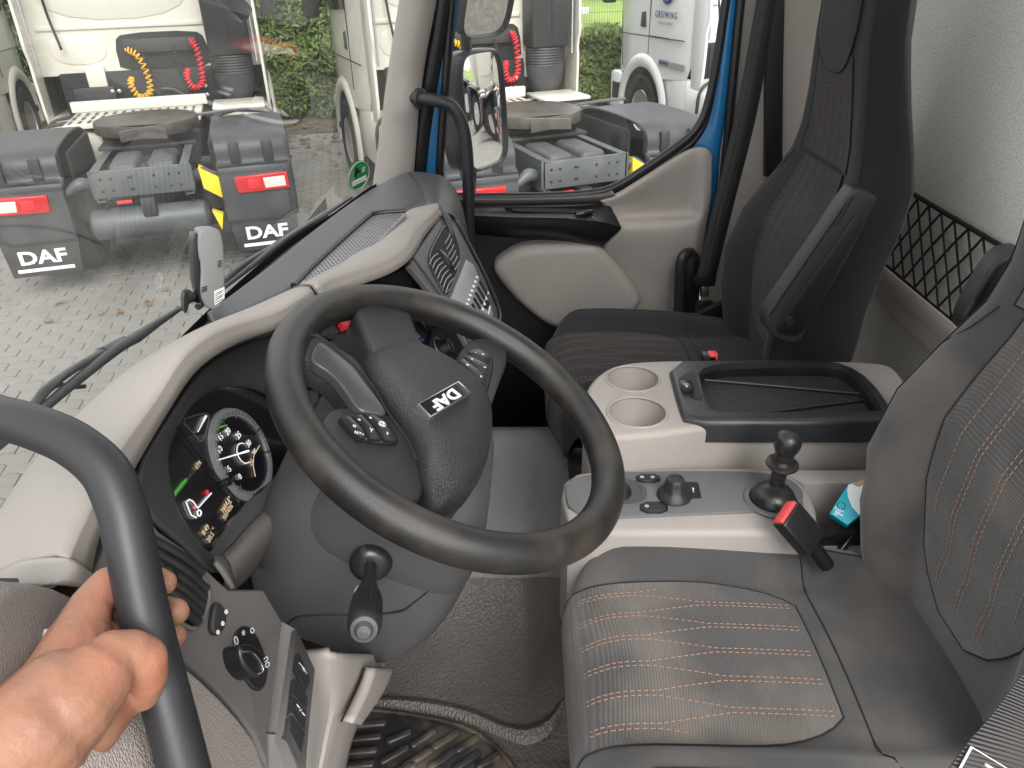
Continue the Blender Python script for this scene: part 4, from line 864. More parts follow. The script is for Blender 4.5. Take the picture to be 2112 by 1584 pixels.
def cush(u, r):
    """u across -1..1, r profile point"""
    dy, dz = r.y, r.z
    w_ = CHW * (.97 + .03 * sstep(0, .2, dy)) * (1 - .10 * sstep(.4, .56, dy))
    bol = .042 * sstep(.54, .74, abs(u)) * sstep(.0, .10, dy) * (1 - .5 * sstep(.36, .52, dy))
    frt = -.012 * sstep(.5, .7, abs(u)) * (1 - sstep(0, .05, dy))
    e = sstep(.84, 1.0, abs(u)); bol += .012 * max(0, math.cos(u * 2.7)) * sstep(.0, .08, dy)
    z_ = .47 + dz + bol - e * .10 * sstep(-.12, -.02, dz)
    y_ = .39 - dy + frt - .02 * sstep(.6, 1, abs(u)) * (1 - sstep(0, .1, dy))
    return V((u * w_, y_, z_))
def cush_at(u, dy): # on the top
    best = min((r for r in CR if r.z > -.14), key=lambda r: abs(r.y - dy) + (1 if (dy > .03 and r.z < -.03) else 0))
    i = CR.index(best)
    for a, b in zip(CR[8:], CR[9:]):
        if a.y <= dy <= b.y:
            t = (dy - a.y) / max(1e-6, b.y - a.y); return cush(u, a.lerp(b, t))
    return cush(u, best)
def dashes(mb, pts, L=.0055, gap=.0035, w_=.0009):
    seg = 0
    P_ = arc(pts, max(2, int(sum((b - a).length for a, b in zip(pts, pts[1:])) / (L + gap))))
    for a, b in zip(P_, P_[1:]):
        c = a.lerp(b, L / (L + gap)); d_ = (c - a)
        if d_.length < 1e-6: continue
        d_.normalize(); s1 = d_.cross(V((0, -.5, 1))).normalized() * w_; s2 = d_.cross(s1).normalized() * w_ * .7
        mb.add([a + s1, a + s2, a - s1, a - s2, c + s1, c + s2, c - s1, c - s2], [(0, 1, 5, 4), (1, 2, 6, 5), (2, 3, 7, 6), (3, 0, 4, 7), (4, 5, 6, 7), (3, 2, 1, 0)])
def seat(name, label, x0, arm_side, arm_px, mats, yo=0, zo=0):
    fp, fr, st_ = mats
    t = thing(name, label, 'seat', (x0, .1 + yo, 0)); O = V((x0, yo, zo))
    us = [-1, -.985, -.95, -.9, -.85, -.8, -.74, -.68, -.62, -.56, -.5, -.4, -.3, -.15, 0, .15, .3, .4, .5, .56, .62, .68, .74, .8, .85, .9, .95, .985, 1]
    rows = [[O + cush(u, r) for u in us] for r in CR]
    loft('cushion', [[O + V((cush(u, CR[0]).x, .2, .31)) for u in us]] + rows, fp, t, ang=70)
    # ribbed centre insert of the cushion
    pu = .575
    ins = []
    for r in CR:
        if r.z < -.09 and r.y > .005: continue
        lim = pu * (1 if r.y < .2 else math.sqrt(max(0, 1 - ((r.y - .2) / .176) ** 2)) ** .5)
        if r.y > .372: break
        ins.append([O + cush(u * lim / pu, r) + V((0, -.0 if r.y > .02 else .003, .0032)) for u in [pu * (i / 12 - 1) for i in range(25)]])
    loft('cushion_insert', ins, fr, t, ang=70)
    edge = [r[0] for r in ins] + list(ins[-1]) + [r[-1] for r in reversed(ins)]
    tube('insert_seam', edge, .0013, 'seam', t, 6)
    sm = MB(); N = 6; xs = [(-.5 + i / (N - 1)) * 2 * .47 for i in range(N)]; hx = (xs[1] - xs[0]) / 2; e_ = .014
    def ln(pts): dashes(sm, [O + (cush_at(u, dy) + V((0, 0, .0042))) for u, dy in pts])
    for i, u in enumerate(xs):
        for s in (-1, 1):
            v = u + s * hx
            pth = [(u + s * e_, .0 + .012 * k) for k in range(1, 10)] + [(u + s * e_ + (v - s * e_ - u - s * e_) * k / 8, .112 + .012 * k) for k in range(9)] + [(v - s * e_, .215 + .012 * k) for k in range(12)]
            if abs(v) > .56: pth = pth[:13]
            ln([p for p in pth if abs(p[0]) < .56])
    tag(sm.build('cushion_stitching', st_, t, smooth=False), kind='stuff')
    # cushion seam lines on the bolsters
    for s in (-1, 1):
        tube('bolster_seam', [O + cush_at(s * .80, dy) + V((0, 0, .001)) for dy in [.05 + .02 * k for k in range(24)]], .0011, 'seam', t, 6)
    tube('rear_seam', [O + cush_at(u, .385) + V((0, 0, .0005)) for u in [-.85 + .085 * k for k in range(21)]], .0014, 'seam', t, 6)
    # backrest
    zs = [.44, .46, .5, .54, .58, .63, .68, .73, .78, .82, .86, .9, .93, .96, 1.0, 1.04, 1.08, 1.14, 1.2, 1.26, 1.32, 1.38, 1.42, 1.46, 1.49, 1.5]
    fu = [-1, -.96, -.9, -.85, -.78, -.7, -.62, -.54, -.45, -.3, -.15, 0, .15, .3, .45, .54, .62, .7, .78, .85, .9, .96, 1]
    brows = []
    for z_ in zs:
        yb, yc, hw, th = bk(z_)
        f = [O + back_front(u, z_) for u in fu]
        lz = LEAN[0] * max(0, z_ - .62); yb, yc = yb + lz, yc + lz; ybk = min(yb, yc) - th
        b_ = [O + V((hw * 1.0, yb - .06, z_)), O + V((hw * .97, ybk + .02, z_)), O + V((hw * .85, ybk, z_)), O + V((0, ybk - .01, z_)), O + V((-hw * .85, ybk, z_)), O + V((-hw * .97, ybk + .02, z_)), O + V((-hw * 1.0, yb - .06, z_))]
        brows.append(f + b_)
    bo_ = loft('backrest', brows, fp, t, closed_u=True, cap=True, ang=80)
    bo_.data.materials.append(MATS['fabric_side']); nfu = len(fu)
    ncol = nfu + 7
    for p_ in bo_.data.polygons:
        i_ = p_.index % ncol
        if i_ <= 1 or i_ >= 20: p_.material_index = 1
    # ribbed lower insert, plain upper insert, head pad
    def insert(nm, z0, z1, uf, mat, lift=.003, n=14):
        rws = []
        for k in range(n):
            z_ = z0 + (z1 - z0) * k / (n - 1); U = uf((z_ - z0) / (z1 - z0))
            rws.append([O + back_front(U * (i / 8 - 1), z_) + V((0, lift, lift * .4)) for i in range(17)])
        loft(nm, rws, mat, t, ang=70)
        ed = [r[0] for r in rws] + rws[-1] + [r[-1] for r in reversed(rws)] + list(reversed(rws[0]))
        tube('insert_seam', ed, .0012, 'seam', t, 6)
    insert('back_insert', .52, .945, lambda q: (.44 + .12 * math.sin(q * 2.2)) * min(1, .35 + math.sqrt(q) * 1.4), fr)
    insert('shoulder_insert', .952, 1.17, lambda q: .64 - .06 * q, fr)
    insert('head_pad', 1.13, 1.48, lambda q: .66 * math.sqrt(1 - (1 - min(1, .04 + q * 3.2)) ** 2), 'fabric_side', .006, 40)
    sm = MB()
    for u in (-.40, -.235, -.20, -.018, .018, .20, .235, .40):
        dashes(sm, [O + back_front(u, .54 + .02 * k) + V((0, .0042, .0017)) for k in range(5 if abs(u) > .3 else 1, 21)])
        dashes(sm, [O + back_front(u * 1.05, .96 + .02 * k) + V((0, .0042, .0017)) for k in range(9)])
    tag(sm.build('back_stitching', st_, t, smooth=False), kind='stuff')
    for s in (-1, 1):
        tube('side_seam', [O + back_front(s * .9, .5 + .04 * k) + V((0, .001, 0)) for k in range(24)], .0011, 'seam', t, 6)
        tube('side_seam', [O + back_front(s * q, z_) + V((0, .001, 0)) for q, z_ in ((.98, .84), (.9, .86), (.8, .9), (.74, .94))], .0011, 'seam', t, 6, 10)
    text('lettering', 'DAF', O + back_front(0, 1.335) + V((0, .0075, 0)), (-1, 0, 0), (0, -.08, 1), .06, 'fabric_logo', t, .001, .02)
    prism('lettering_bar', [O + back_front(u, z_) + V((0, .0078, 0)) for u, z_ in ((-.4, 1.295), (.4, 1.295), (.4, 1.305), (-.4, 1.305))], (0, 1, 0), .001, 'fabric_logo', t)
    # pedestal
    rbox('pedestal', O + V((0, .12, .17)), (.40, .44, .34), 'black_plastic', t, .02)
    for s in (-1, 1):
        prism('side_shield', [O + V((s * .262, a, b)) for a, b in ((.1, .44), (-.02, .47), (-.12, .52), (-.19, .5), (-.2, .4), (-.14, .34), (.1, .34))], (s, 0, 0), .03, 'black_plastic', t, .008, 3)
    # folded-up armrest
    ax_ = x0 + arm_side * .278
    X_ = ax_ + arm_side * .02 if arm_side > 0 else ax_ - .02
    Ap = lambda px, py, o=0: at(px, py, x=X_ - .0 + (-o))
    ao = prism('armrest', chaikin([Ap(*p) for p in arm_px[0]], 1), (-1, 0, 0), .045, 'dark_plastic', t, .007, 3)
    prism('armrest_inlay', [Ap(*p, .002) for p in arm_px[1]], (-1, 0, 0), .004, 'black_plastic', ao, .0015)
    lathe('pivot_cap', [(.0, .004), (.009, .004), (.011, 0)], Ap(*arm_px[2], .002), (-1, 0, 0), 'deep_black', ao, 16)
    tube('armrest_edge', [Ap(*p, -.004) for p in arm_px[3]], .006, 'dark_plastic', ao, 8, 14)
    tube('armrest_slot', [Ap(*p, .003) for p in arm_px[4]], .0035, 'deep_black', ao, 6, 8)
    if arm_side > 0: return t
    hp = [(ax_, -.155 + .075 * math.cos(q), .49 + .062 * math.sin(q)) for q in [math.pi * k / 10 for k in range(11)]]
    prism('hinge_cover', [V((a + arm_side * .01, b + yo, c + zo)) for a, b, c in hp] , (arm_side, 0, 0), .04, 'black_plastic', t, .006, 3)
    return t
ARM_P = ([(1756, 396), (1770, 389), (1800, 400), (1812, 408), (1806, 430), (1748, 540), (1682, 652), (1655, 702), (1640, 712), (1600, 702), (1579, 676), (1578, 655), (1620, 595), (1690, 495)], [(1762, 446), (1776, 448), (1778, 466), (1665, 672), (1645, 694), (1606, 690), (1600, 672), (1690, 552)], (1627, 662), [(1584, 648), (1640, 566), (1700, 478), (1752, 404)], [(1722, 462), (1740, 436), (1752, 414), (1760, 404)])
ARM_D = ([(2062, 546), (2090, 526), (2130, 520), (2130, 548), (2052, 660), (2010, 705), (1993, 690), (2000, 650)], [(2100, 560), (2120, 556), (2060, 650), (2040, 660)], (2060, 660), [(1994, 650), (2030, 590), (2056, 548), (2088, 528)], [(2010, 620), (2040, 575)])
LEAN[0] = .06
seat('passenger_seat', 'shade-darkened fabric passenger seat with tall backrest and raised armrest, by the far door', .475, -1, ARM_P, ('fabric_plain_shaded', 'fabric_rib_shaded', 'stitch_shaded'))
LEAN[0] = .17
seat('driver_seat', 'dusty grey fabric driver seat with orange stitching in the near foreground', -.455, 1, ARM_D, ('fabric_plain', 'fabric_rib', 'stitch_orange'))

# ================================================================== CENTRE CONSOLE
CC = thing('centre_console', 'beige centre console with two cup holders and a black lidded tray', 'console', (.02, 0, 0))
ZT = .62
top = chaikin(row((1212, 885, 'z', ZT), (1202, 830, 'z', ZT), (1214, 785, 'z', ZT), (1265, 748, 'z', ZT), (1372, 740, 'z', ZT), (1560, 742, 'z', ZT), (1800, 742, 'z', ZT), (1860, 760, 'z', ZT), (1900, 868, 'z', ZT), (1600, 876, 'z', ZT), (1480, 878, 'z', ZT), (1420, 885, 'z', ZT), (1360, 894, 'z', ZT), (1300, 899, 'z', ZT), (1236, 902, 'z', ZT)), 2)
body = prism('body', top, (0, 0, 1), .62, 'beige', CC, .012, 5, back_scale=1.02)
cc_ = [(at(1305, 781, z=ZT), .0525), (at(1314, 850, z=ZT), .054)]
for c_, r_ in cc_:
    cut = lathe('cut', [(r_ * .62, -.075), (r_ * .86, -.06), (r_, .0), (r_, .03)], c_, (0, 0, 1), 'beige', None, 48)
    md = body.modifiers.new('b', 'BOOLEAN'); md.operation = 'DIFFERENCE'; md.object = cut; md.solver = 'EXACT'
    apply_mods(body); bpy.data.objects.remove(cut)
    tube('cup_rim', [c_ + V((r_ * math.cos(t), r_ * math.sin(t), .0)) for t in [2 * math.pi * i / 48 for i in range(48)]], .0028, 'beige', CC, 8, closed=True)
body.data.set_sharp_from_angle(angle=rad(40))
ZL = .633
lid = prism('lid', chaikin(row((1376, 741, 'z', ZL), (1500, 739, 'z', ZL), (1690, 738, 'z', ZL), (1750, 748, 'z', ZL), (1800, 780, 'z', ZL), (1850, 850, 'z', ZL), (1850, 868, 'z', ZL), (1600, 868, 'z', ZL), (1414, 868, 'z', ZL), (1399, 830, 'z', ZL)), 1), (0, 0, 1), .046, 'lid_black', CC, .012, 4)
rec_o = chaikin(row((1433, 750, 'z', ZL), (1600, 746, 'z', ZL), (1722, 745, 'z', ZL), (1765, 760, 'z', ZL), (1826, 842, 'z', ZL), (1820, 850, 'z', ZL), (1600, 851, 'z', ZL), (1478, 851, 'z', ZL), (1455, 842, 'z', ZL), (1446, 808, 'z', ZL)), 2)
rec_o = [p + V((0, 0, .02)) for p in rec_o]
rec = prism('cut', rec_o, (0, 0, 1), .052, 'lid_black', None, 0, back_scale=.95)
rcc = sum(rec_o, V()) / len(rec_o)
for o_ in (lid, body):
    md = o_.modifiers.new('b', 'BOOLEAN'); md.operation = 'DIFFERENCE'; md.object = rec; md.solver = 'EXACT'; md.material_mode = 'TRANSFER'
    apply_mods(o_)
bpy.data.objects.remove(rec); body.data.set_sharp_from_angle(angle=rad(40)); lid.data.set_sharp_from_angle(angle=rad(40))
ZM = ZL - .030
prism('tray_mat', [V((rcc.x + (p.x - rcc.x) * .96, rcc.y + (p.y - rcc.y) * .96, ZM)) for p in rec_o], (0, 0, 1), .003, 'tray_mat', CC)
tube('mat_rib', row((1446, 783, 'z', ZM + .003), (1620, 798, 'z', ZM + .003), (1796, 815, 'z', ZM + .003)), .0035, 'lid_black', CC, 8, 12)
tube('mat_rib', row((1560, 852, 'z', ZM + .003), (1680, 838, 'z', ZM + .003), (1800, 823, 'z', ZM + .003)), .0035, 'lid_black', CC, 8, 12)
prism('latch_recess', chaikin(row((1398, 778, 'z', ZL + .001), (1432, 762, 'z', ZL + .001), (1440, 800, 'z', ZL + .001), (1452, 826, 'z', ZL + .001), (1428, 822, 'z', ZL + .001), (1404, 800, 'z', ZL + .001)), 1), (0, 0, 1), .003, 'black_plastic', CC)
lt = rbox('latch', at(1416, 797, z=ZL + .006), (.028, .022, .014), 'satin_black', CC, .003)
lathe('lock', [(.006, 0), (.0055, .0015), (0, .0015)], at(1416, 794, z=ZL + .0135), (0, 0, 1), 'chrome', lt, 16)
# ================================================================== GEAR CONSOLE
GC = thing('gear_console', 'low grey switch console with gear lever between the seats', 'gear console', (-.12, .12, 0))
ZG = .546
prism('surround', chaikin(row((1150, 1000, 'z', ZG), (1200, 966, 'z', ZG), (1400, 960, 'z', ZG), (1590, 962, 'z', ZG), (1650, 985, 'z', ZG), (1682, 1030, 'z', ZG), (1690, 1090, 'z', ZG), (1640, 1098, 'z', ZG), (1400, 1098, 'z', ZG), (1180, 1098, 'z', ZG)), 1), (0, 0, 1), .28, 'beige', GC, .012, 3)
prism('panel', chaikin(row((1160, 1000, 'z', ZG + .005), (1200, 975, 'z', ZG + .005), (1400, 969, 'z', ZG + .005), (1570, 971, 'z', ZG + .005), (1630, 985, 'z', ZG + .005), (1660, 1012, 'z', ZG + .005), (1652, 1040, 'z', ZG + .005), (1600, 1052, 'z', ZG + .005), (1400, 1060, 'z', ZG + .005), (1180, 1070, 'z', ZG + .005)), 2), (0, 0, 1), .012, 'grey_console', GC, .003, 2)
def button(px, s, sym):
    c_ = at(*px, z=ZG + .008); prism('button_bezel', chaikin(row(*[(px[0] + a * s[0], px[1] + b * s[1], 'z', ZG + .0065) for a, b in ((-1, -1), (1, -1), (1.06, 1), (-.95, 1))]), 1), (0, 0, 1), .004, 'black_plastic', GC, .001)
    b_ = prism('button', chaikin(row(*[(px[0] + a * s[0] * .84, px[1] - 2 + b * s[1] * .7, 'z', ZG + .011) for a, b in ((-1, -1), (1, -1), (1.06, 1), (-.95, 1))]), 1), (0, 0, 1), .006, 'dark_plastic', GC, .002)
    for ch, dx in sym: text('symbol', ch, at(px[0] + dx, px[1] - 3, z=ZG + .0115), (0, -1, 0), (1, 0, 0), .013, 'white_print', b_, .0003)
button((1336, 986), (25, 9), (('o', -12), ('o', 10))); button((1348, 1046), (29, 12), (('o', -14),))
prism('knob_plate', row((1380, 992, 'z', ZG + .007), (1440, 994, 'z', ZG + .007), (1447, 1026, 'z', ZG + .007), (1400, 1028, 'z', ZG + .007)), (0, 0, 1), .004, 'black_plastic', GC, .001)
text('symbol', '?', at(1430, 1011, z=ZG + .0078), (0, -1, 0), (1, 0, 0), .018, 'white_print', GC, .0003)
kc = at(1390, 1022, z=ZG + .006); rr_ = []
for r0, h, am in ((.029, 0, 0), (.0285, .004, 0), (.022, .010, .02), (.019, .014, .07), (.0165, .028, .09), (.015, .034, .04), (.013, .0365, 0), (.009, .037, 0), (.0085, .0355, 0), (.0, .0355, 0)):
    rr_.append([kc + V((r0 * (1 - am * (.5 + .5 * math.cos(8 * q))) * math.cos(q), r0 * (1 - am * (.5 + .5 * math.cos(8 * q))) * math.sin(q), h)) for q in [2 * math.pi * i / 64 for i in range(64)]])
loft('rotary_knob', rr_, 'dark_plastic', GC, closed_u=True, ang=50)
sk = at(1288, 1014, z=ZG + .006)
lathe('socket', [(.038, 0), (.036, .0015), (.030, .001), (.028, -.002), (0, -.003)], sk, (0, 0, 1), 'grey_plastic', GC, 36)
lathe('socket_plug', [(.022, 0), (.020, .008), (.012, .014), (0, .015)], sk + V((-.002, .01, 0)), (-.3, .2, 1), 'satin_black', GC, 28)
# gear lever
gb_ = at(1594, 1030, z=ZG + .006)
lathe('lever_ring', [(.048, 0), (.046, .003), (.039, .0025), (.038, 0)], gb_, (0, 0, 1), 'grey_console', GC, 40)
GL = thing('gear_lever', 'short black gear lever with pear-shaped knob on a domed boot', 'gear lever', gb_)
lathe('boot', [(.037, 0), (.0365, .006), (.033, .015), (.025, .023), (.012, .028), (0, .029)], gb_, (0, 0, 1), 'lever_black', GL, 36)
l0 = gb_ + V((.008, -.004, .02)); l1 = at(1613, 958, x=gb_.x + .005); l2 = at(1622, 925, x=gb_.x + .005); l3 = at(1627, 893, x=gb_.x + .005)
dirl = (l3 - l0).normalized()
tube('stick', [l0, l1], .0125, 'lever_black', GL, 20)
lathe('collar', [(.012, -.004), (.024, -.003), (.0265, 0), (.0255, .004), (.019, .006), (.0165, .012)], l1, dirl, 'lever_black', GL, 32)
tube('neck', [l1, l2], .0155, 'lever_black', GL, 20)
hk = (l3 - l2).length
lathe('knob', [(.0165, -.006), (.0195, .0), (.0215, hk * .3), (.0215, hk * .55), (.019, hk * .8), (.0135, hk * 1.0), (.006, hk * 1.08), (0, hk * 1.1)], l2, dirl + V((0, .02, 0)), 'lever_black', GL, 36)
# tray beside the lever
prism('bin_floor', row((1690, 1000, 'z', .44), (1900, 1000, 'z', .44), (1900, 1130, 'z', .44), (1690, 1130, 'z', .44)), (0, 0, 1), .03, 'black_plastic', GC)
prism('bin_wall', row((1600, 968, 'z', .54), (1900, 968, 'z', .54), (1900, 996, 'z', .54), (1660, 996, 'z', .54)), (0, 0, 1), .1, 'beige', GC, .004)
prism('bin_front', row((1680, 1090, 'z', .47), (1780, 1090, 'z', .47), (1800, 1150, 'z', .47), (1640, 1150, 'z', .47)), (0, 0, 1), .1, 'beige', GC, .006)
# teal packet
PK = thing('carton', 'small teal and white printed carton tucked between driver seat and console', 'carton', at(1745, 1040, x=-.12))
pn = (CAM - at(1745, 1040, x=-.12)).normalized(); pn = (pn + V((0, 0, .3))).normalized(); pp = at(1745, 1045, x=-.21)
Q = lambda a, b, o=0: atp(a, b, pp + pn * o, pn)
prism('box', [Q(*p) for p in ((1711, 1059), (1748, 1083), (1800, 1042), (1820, 1010), (1790, 985), (1749, 999))], pn, .03, 'teal', PK, .0008)
prism('white_print_area', [Q(*p, .0006) for p in ((1750, 1000), (1790, 986), (1820, 1010), (1800, 1040), (1772, 1062), (1757, 1045), (1749, 1025), (1747, 1010))], pn, .001, 'paper_white', PK)
prism('open_flap', [Q(*p, .001) for p in ((1757, 998), (1790, 985), (1800, 992), (1770, 1004))], pn, .001, 'cardboard', PK)
xx = Q(1748, 1073) - Q(1725, 1058)
text('print', '100°', Q(1729, 1052, .0008), xx, pn.cross(xx), .009, 'paper_white', PK, .0003)
for a, b, c, d in ((1722, 1055, 1739, 1064), (1719, 1059, 1727, 1063)): tube('fine_print', [Q(a, b, .0012), Q(c, d, .0012)], .0014, 'paper_white', PK, 5)
tube('logo_ring', [Q(1735, 1043, .001) + (xx.normalized() * math.cos(t) + pn.cross(xx).normalized() * math.sin(t)) * .006 for t in [i * .45 for i in range(15)]], .0005, 'lcd_blue', PK, 5)
# driver belt buckle
BU = thing('belt_buckle', 'black seat belt buckle with red press button beside the driver cushion', 'belt buckle', at(1650, 1090, z=.5))
b0 = at(1620, 1058, z=.60); b1 = at(1676, 1122, z=.55); bw = (at(1649, 1052, z=.60) - at(1598, 1076, z=.60)); bx = (b1 - b0).normalized(); bwn = (bw - bx * bw.dot(bx)).normalized(); bnn = bwn.cross(bx)
bnn = bnn if bnn.dot(FW) < 0 else -bnn
Mb = basis(bwn, bx)
rbox('shell', (b0 + b1) / 2, (.05, (b1 - b0).length, .026), 'satin_black', BU, .004, Mb, 3)
rbox('press_button', b0 - bx * .001, (.044, .007, .019), 'red_soft', BU, .002, Mb)
for k in range(2): rbox('grip_line', b0 + bx * (.014 + .007 * k) + bnn * .0112 - bwn * .012, (.012, .0008, .0006), 'grey_light', BU, 0, Mb)
rbox('moulded_label', b0.lerp(b1, .6) + bnn * .0112, (.02, .02, .0006), 'gloss_black', BU, 0, Mb)
tube('stem', [b1 - bx * .01, b1 + bx * .05 - bnn * .01], .012, 'black_plastic', BU, 8)
# recliner hinge with perforated plate by the driver backrest
HG = thing('seat_recliner', 'black recliner cover with dirty perforated steel plate beside the driver backrest', 'seat hinge', at(1745, 1140, z=.46))
hpl = V((-.16, -.12, .46))
prism('perforated_plate', [at(*p, z=.445) for p in ((1740, 1150), (1770, 1100), (1800, 1080), (1830, 1180), (1780, 1170))], (0, 0, 1), .004, 'steel_dirty', HG)
for a, b in ((1752, 1148), (1772, 1153), (1776, 1132), (1784, 1146), (1790, 1120)): lathe('hole', [(.007, 0), (.007, .0006), (0, .0006)], at(a, b, z=.4455), (0, 0, 1), 'deep_black', HG, 12)
loft('cover_rim', [row((1714, 1144, 'z', .46), (1740, 1112, 'z', .475), (1775, 1078, 'z', .49)), row((1722, 1146, 'z', .475), (1748, 1115, 'z', .49), (1780, 1082, 'z', .5)), row((1736, 1150, 'z', .462), (1756, 1122, 'z', .475), (1785, 1092, 'z', .49))], 'dark_plastic', HG, 12, 8, solid=.006)
tube('steel_edge', row((1726, 1148, 'z', .476), (1750, 1116, 'z', .491), (1780, 1086, 'z', .5)), .0016, 'chrome', HG, 6, 10)
# ================================================================== CARGO NET on the rear wall
NT = thing('cargo_net', 'black diamond mesh cargo net stretched across the rear wall', 'net', (.1, -.47, .64))
NY = -.475; ztop = lambda x_: .848; zbot = .655
tube('border_cord', [V((.70, NY, .85)), V((.5, NY, .848)), V((.2, NY, .848)), V((-.2, NY, .85)), V((-.75, NY, .85))], .0055, 'rope', NT, 8, 20)
tube('border_cord', [V((.70, NY, .85)), V((.715, NY, .78)), V((.705, NY, .70)), V((.69, NY, zbot))], .004, 'rope', NT, 8, 12)
tube('border_cord', [V((.69, NY, zbot)), V((.2, NY, zbot - .004)), V((-.75, NY, zbot))], .004, 'rope', NT, 8, 12)
rnd = random.Random(3)
sp_ = .056
for k in range(-5, 26):
    xt = .70 - k * sp_
    for s in (-1, 1):
        a = V((xt, NY + .002 * s, .848)); b = V((xt - s * .145, NY + .002 * s, zbot))
        if not (-.7 < (a.x + b.x) / 2 < .72): continue
        def clipx(p, q):
            if p.x > .705: t = (p.x - .705) / (p.x - q.x); return p.lerp(q, t)
            return p
        a, b = clipx(a, b), clipx(b, a)
        j = lambda: V((rnd.uniform(-.003, .003), 0, rnd.uniform(-.002, .002)))
        tube('mesh_cord', [a, a.lerp(b, .33) + j(), a.lerp(b, .66) + j(), b], .0026, 'rope', NT, 6, 8)
lathe('hook', [(.012, -.02), (.014, 0), (.008, .004)], V((.705, -.485, .852)), (0, 1, 0), 'black_plastic', NT, 16)
# ================================================================== BELTS
PB = thing('passenger_belt', 'black seat belt strap hanging from the side lining to its buckle beside the passenger seat', 'seat belt', at(1456, 600, x=.83))
def strip(name, L_, R_, mat, par, n=30, th=.0016):
    return loft(name, [crspline(L_, n), crspline([a.lerp(b, .5) + V((-.001, 0, 0)) for a, b in zip(L_, R_)], n), crspline(R_, n)], mat, par, solid=th)
strip('strap', row((1585, -150, 'x', .9), (1560, 0, 'x', .89), (1518, 227, 'x', .87), (1470, 430, 'x', .855), (1437, 568, 'x', .84), (1433, 590, 'x', .84)), row((1640, -150, 'x', .9), (1601, 0, 'x', .89), (1562, 227, 'x', .87), (1511, 430, 'x', .855), (1477, 568, 'x', .84), (1474, 590, 'x', .84)), 'belt', PB)
for k in (.28, .72):
    L_ = row((1585, -150, 'x', .899), (1560, 0, 'x', .889), (1518, 227, 'x', .869), (1470, 430, 'x', .854), (1437, 568, 'x', .839)); R_ = row((1640, -150, 'x', .899), (1601, 0, 'x', .889), (1562, 227, 'x', .869), (1511, 430, 'x', .854), (1477, 568, 'x', .839))
    tube('weave_line', [a.lerp(b, k) + V((-.0015, 0, 0)) for a, b in zip(L_, R_)], .0012, 'belt', PB, 6, 24)
tg = prism('tongue', row((1431, 570, 'x', .835), (1478, 572, 'x', .835), (1476, 586, 'x', .835), (1462, 590, 'x', .835), (1462, 612, 'x', .835), (1444, 612, 'x', .835), (1444, 588, 'x', .835), (1432, 584, 'x', .835)), (-1, 0, 0), .006, 'satin_black', PB, .002)
rbox('latch_plate', at(1453, 602, x=.832), (.004, .018, .03), 'silver', PB, .001)
rbox('buckle', at(1453, 638, x=.835), (.025, .05, .055), 'satin_black', PB, .006)
for k in range(4): tube('cable', [at(1434 + 12 * k, 650, x=.82), at(1440 + 12 * k, 668, x=.80), at(1450 + 10 * k, 690, x=.8)], .006, 'black_plastic', PB, 8, 8)
BU2 = thing('passenger_buckle', 'tip of red and black belt buckle behind the console, beside the passenger cushion', 'belt buckle', at(1468, 738, x=.2))
rbox('press_button', at(1469, 735, x=.19), (.02, .02, .02), 'red_soft', BU2, .004); rbox('shell', at(1462, 741, x=.192), (.024, .03, .03), 'satin_black', BU2, .004)
DB = thing('driver_belt', 'grey seat belt webbing with a white sewn label in the lower right corner', 'seat belt', at(2050, 1560, d=.55))
strip('webbing', row((2200, 1300, 'd', .64), (2112, 1388, 'd', .6), (2047, 1474, 'd', .56), (1996, 1534, 'd', .54), (1950, 1600, 'd', .52), (1920, 1660, 'd', .5)), row((2330, 1450, 'd', .64), (2260, 1520, 'd', .6), (2190, 1580, 'd', .56), (2140, 1640, 'd', .54), (2090, 1700, 'd', .52), (2060, 1760, 'd', .5)), 'belt_grey', DB)
lb = row((1996, 1540, 'd', .5385), (2112, 1610, 'd', .5385), (2080, 1680, 'd', .52), (1958, 1610, 'd', .52))
ln_ = (lb[1] - lb[0]).cross(lb[3] - lb[0]).normalized(); ln_ = ln_ if ln_.dot(FW) < 0 else -ln_
prism('sewn_label', [p + ln_ * .003 for p in lb], ln_, .0008, 'paper_white', DB)
lc_ = sum(lb, V()) / 4
prism('label_print', [lc_ + (p - lc_) * .93 + ln_ * .0036 for p in lb], ln_, .0006, 'belt_grey', DB)
for k_ in (.25, .4): tube('label_line', [lb[0].lerp(lb[3], k_).lerp(lb[1].lerp(lb[2], k_), .3) + ln_ * .0042, lb[0].lerp(lb[3], k_).lerp(lb[1].lerp(lb[2], k_), .85) + ln_ * .0042], .0012, 'paper_white', DB, 5)
# ================================================================== TOLL BOX on the windscreen
TB = thing('toll_box', 'grey and black toll collection box standing at the foot of the windscreen', 'toll box', at(435, 640, y=.925))
tn = V((-.80, -.58, .12)).normalized(); tp = at(435, 560, y=.92)
TQ = lambda a, b, o=0: atp(a, b, tp + tn * o, tn)
prism('body', chaikin([TQ(*p) for p in ((408, 476), (420, 471), (448, 470), (461, 486), (465, 560), (464, 628), (444, 642), (424, 634), (413, 610), (416, 545), (410, 530))], 1), tn, .028, 'toll_grey', TB, .004, 3)
prism('dark_cover', chaikin([TQ(*p, -.004) for p in ((397, 487), (406, 478), (412, 500), (412, 534), (418, 548), (414, 610), (424, 634), (414, 628), (402, 590), (398, 530))], 1), tn, .026, 'satin_black', TB, .003, 3)
for k in range(3): tube('slot', [TQ(449, 541 + 5 * k, .001), TQ(457, 537 + 5 * k, .001)], .0009, 'deep_black', TB, 5)
for k in range(3): tube('slot', [TQ(416, 602 - 4 * k, .001), TQ(427, 598 - 4 * k, .001)], .0009, 'deep_black', TB, 5)
lb_ = prism('label', [TQ(*p, .001) for p in ((442, 601), (463, 592), (463, 616), (443, 630))], tn, .0008, 'paper_white', TB)
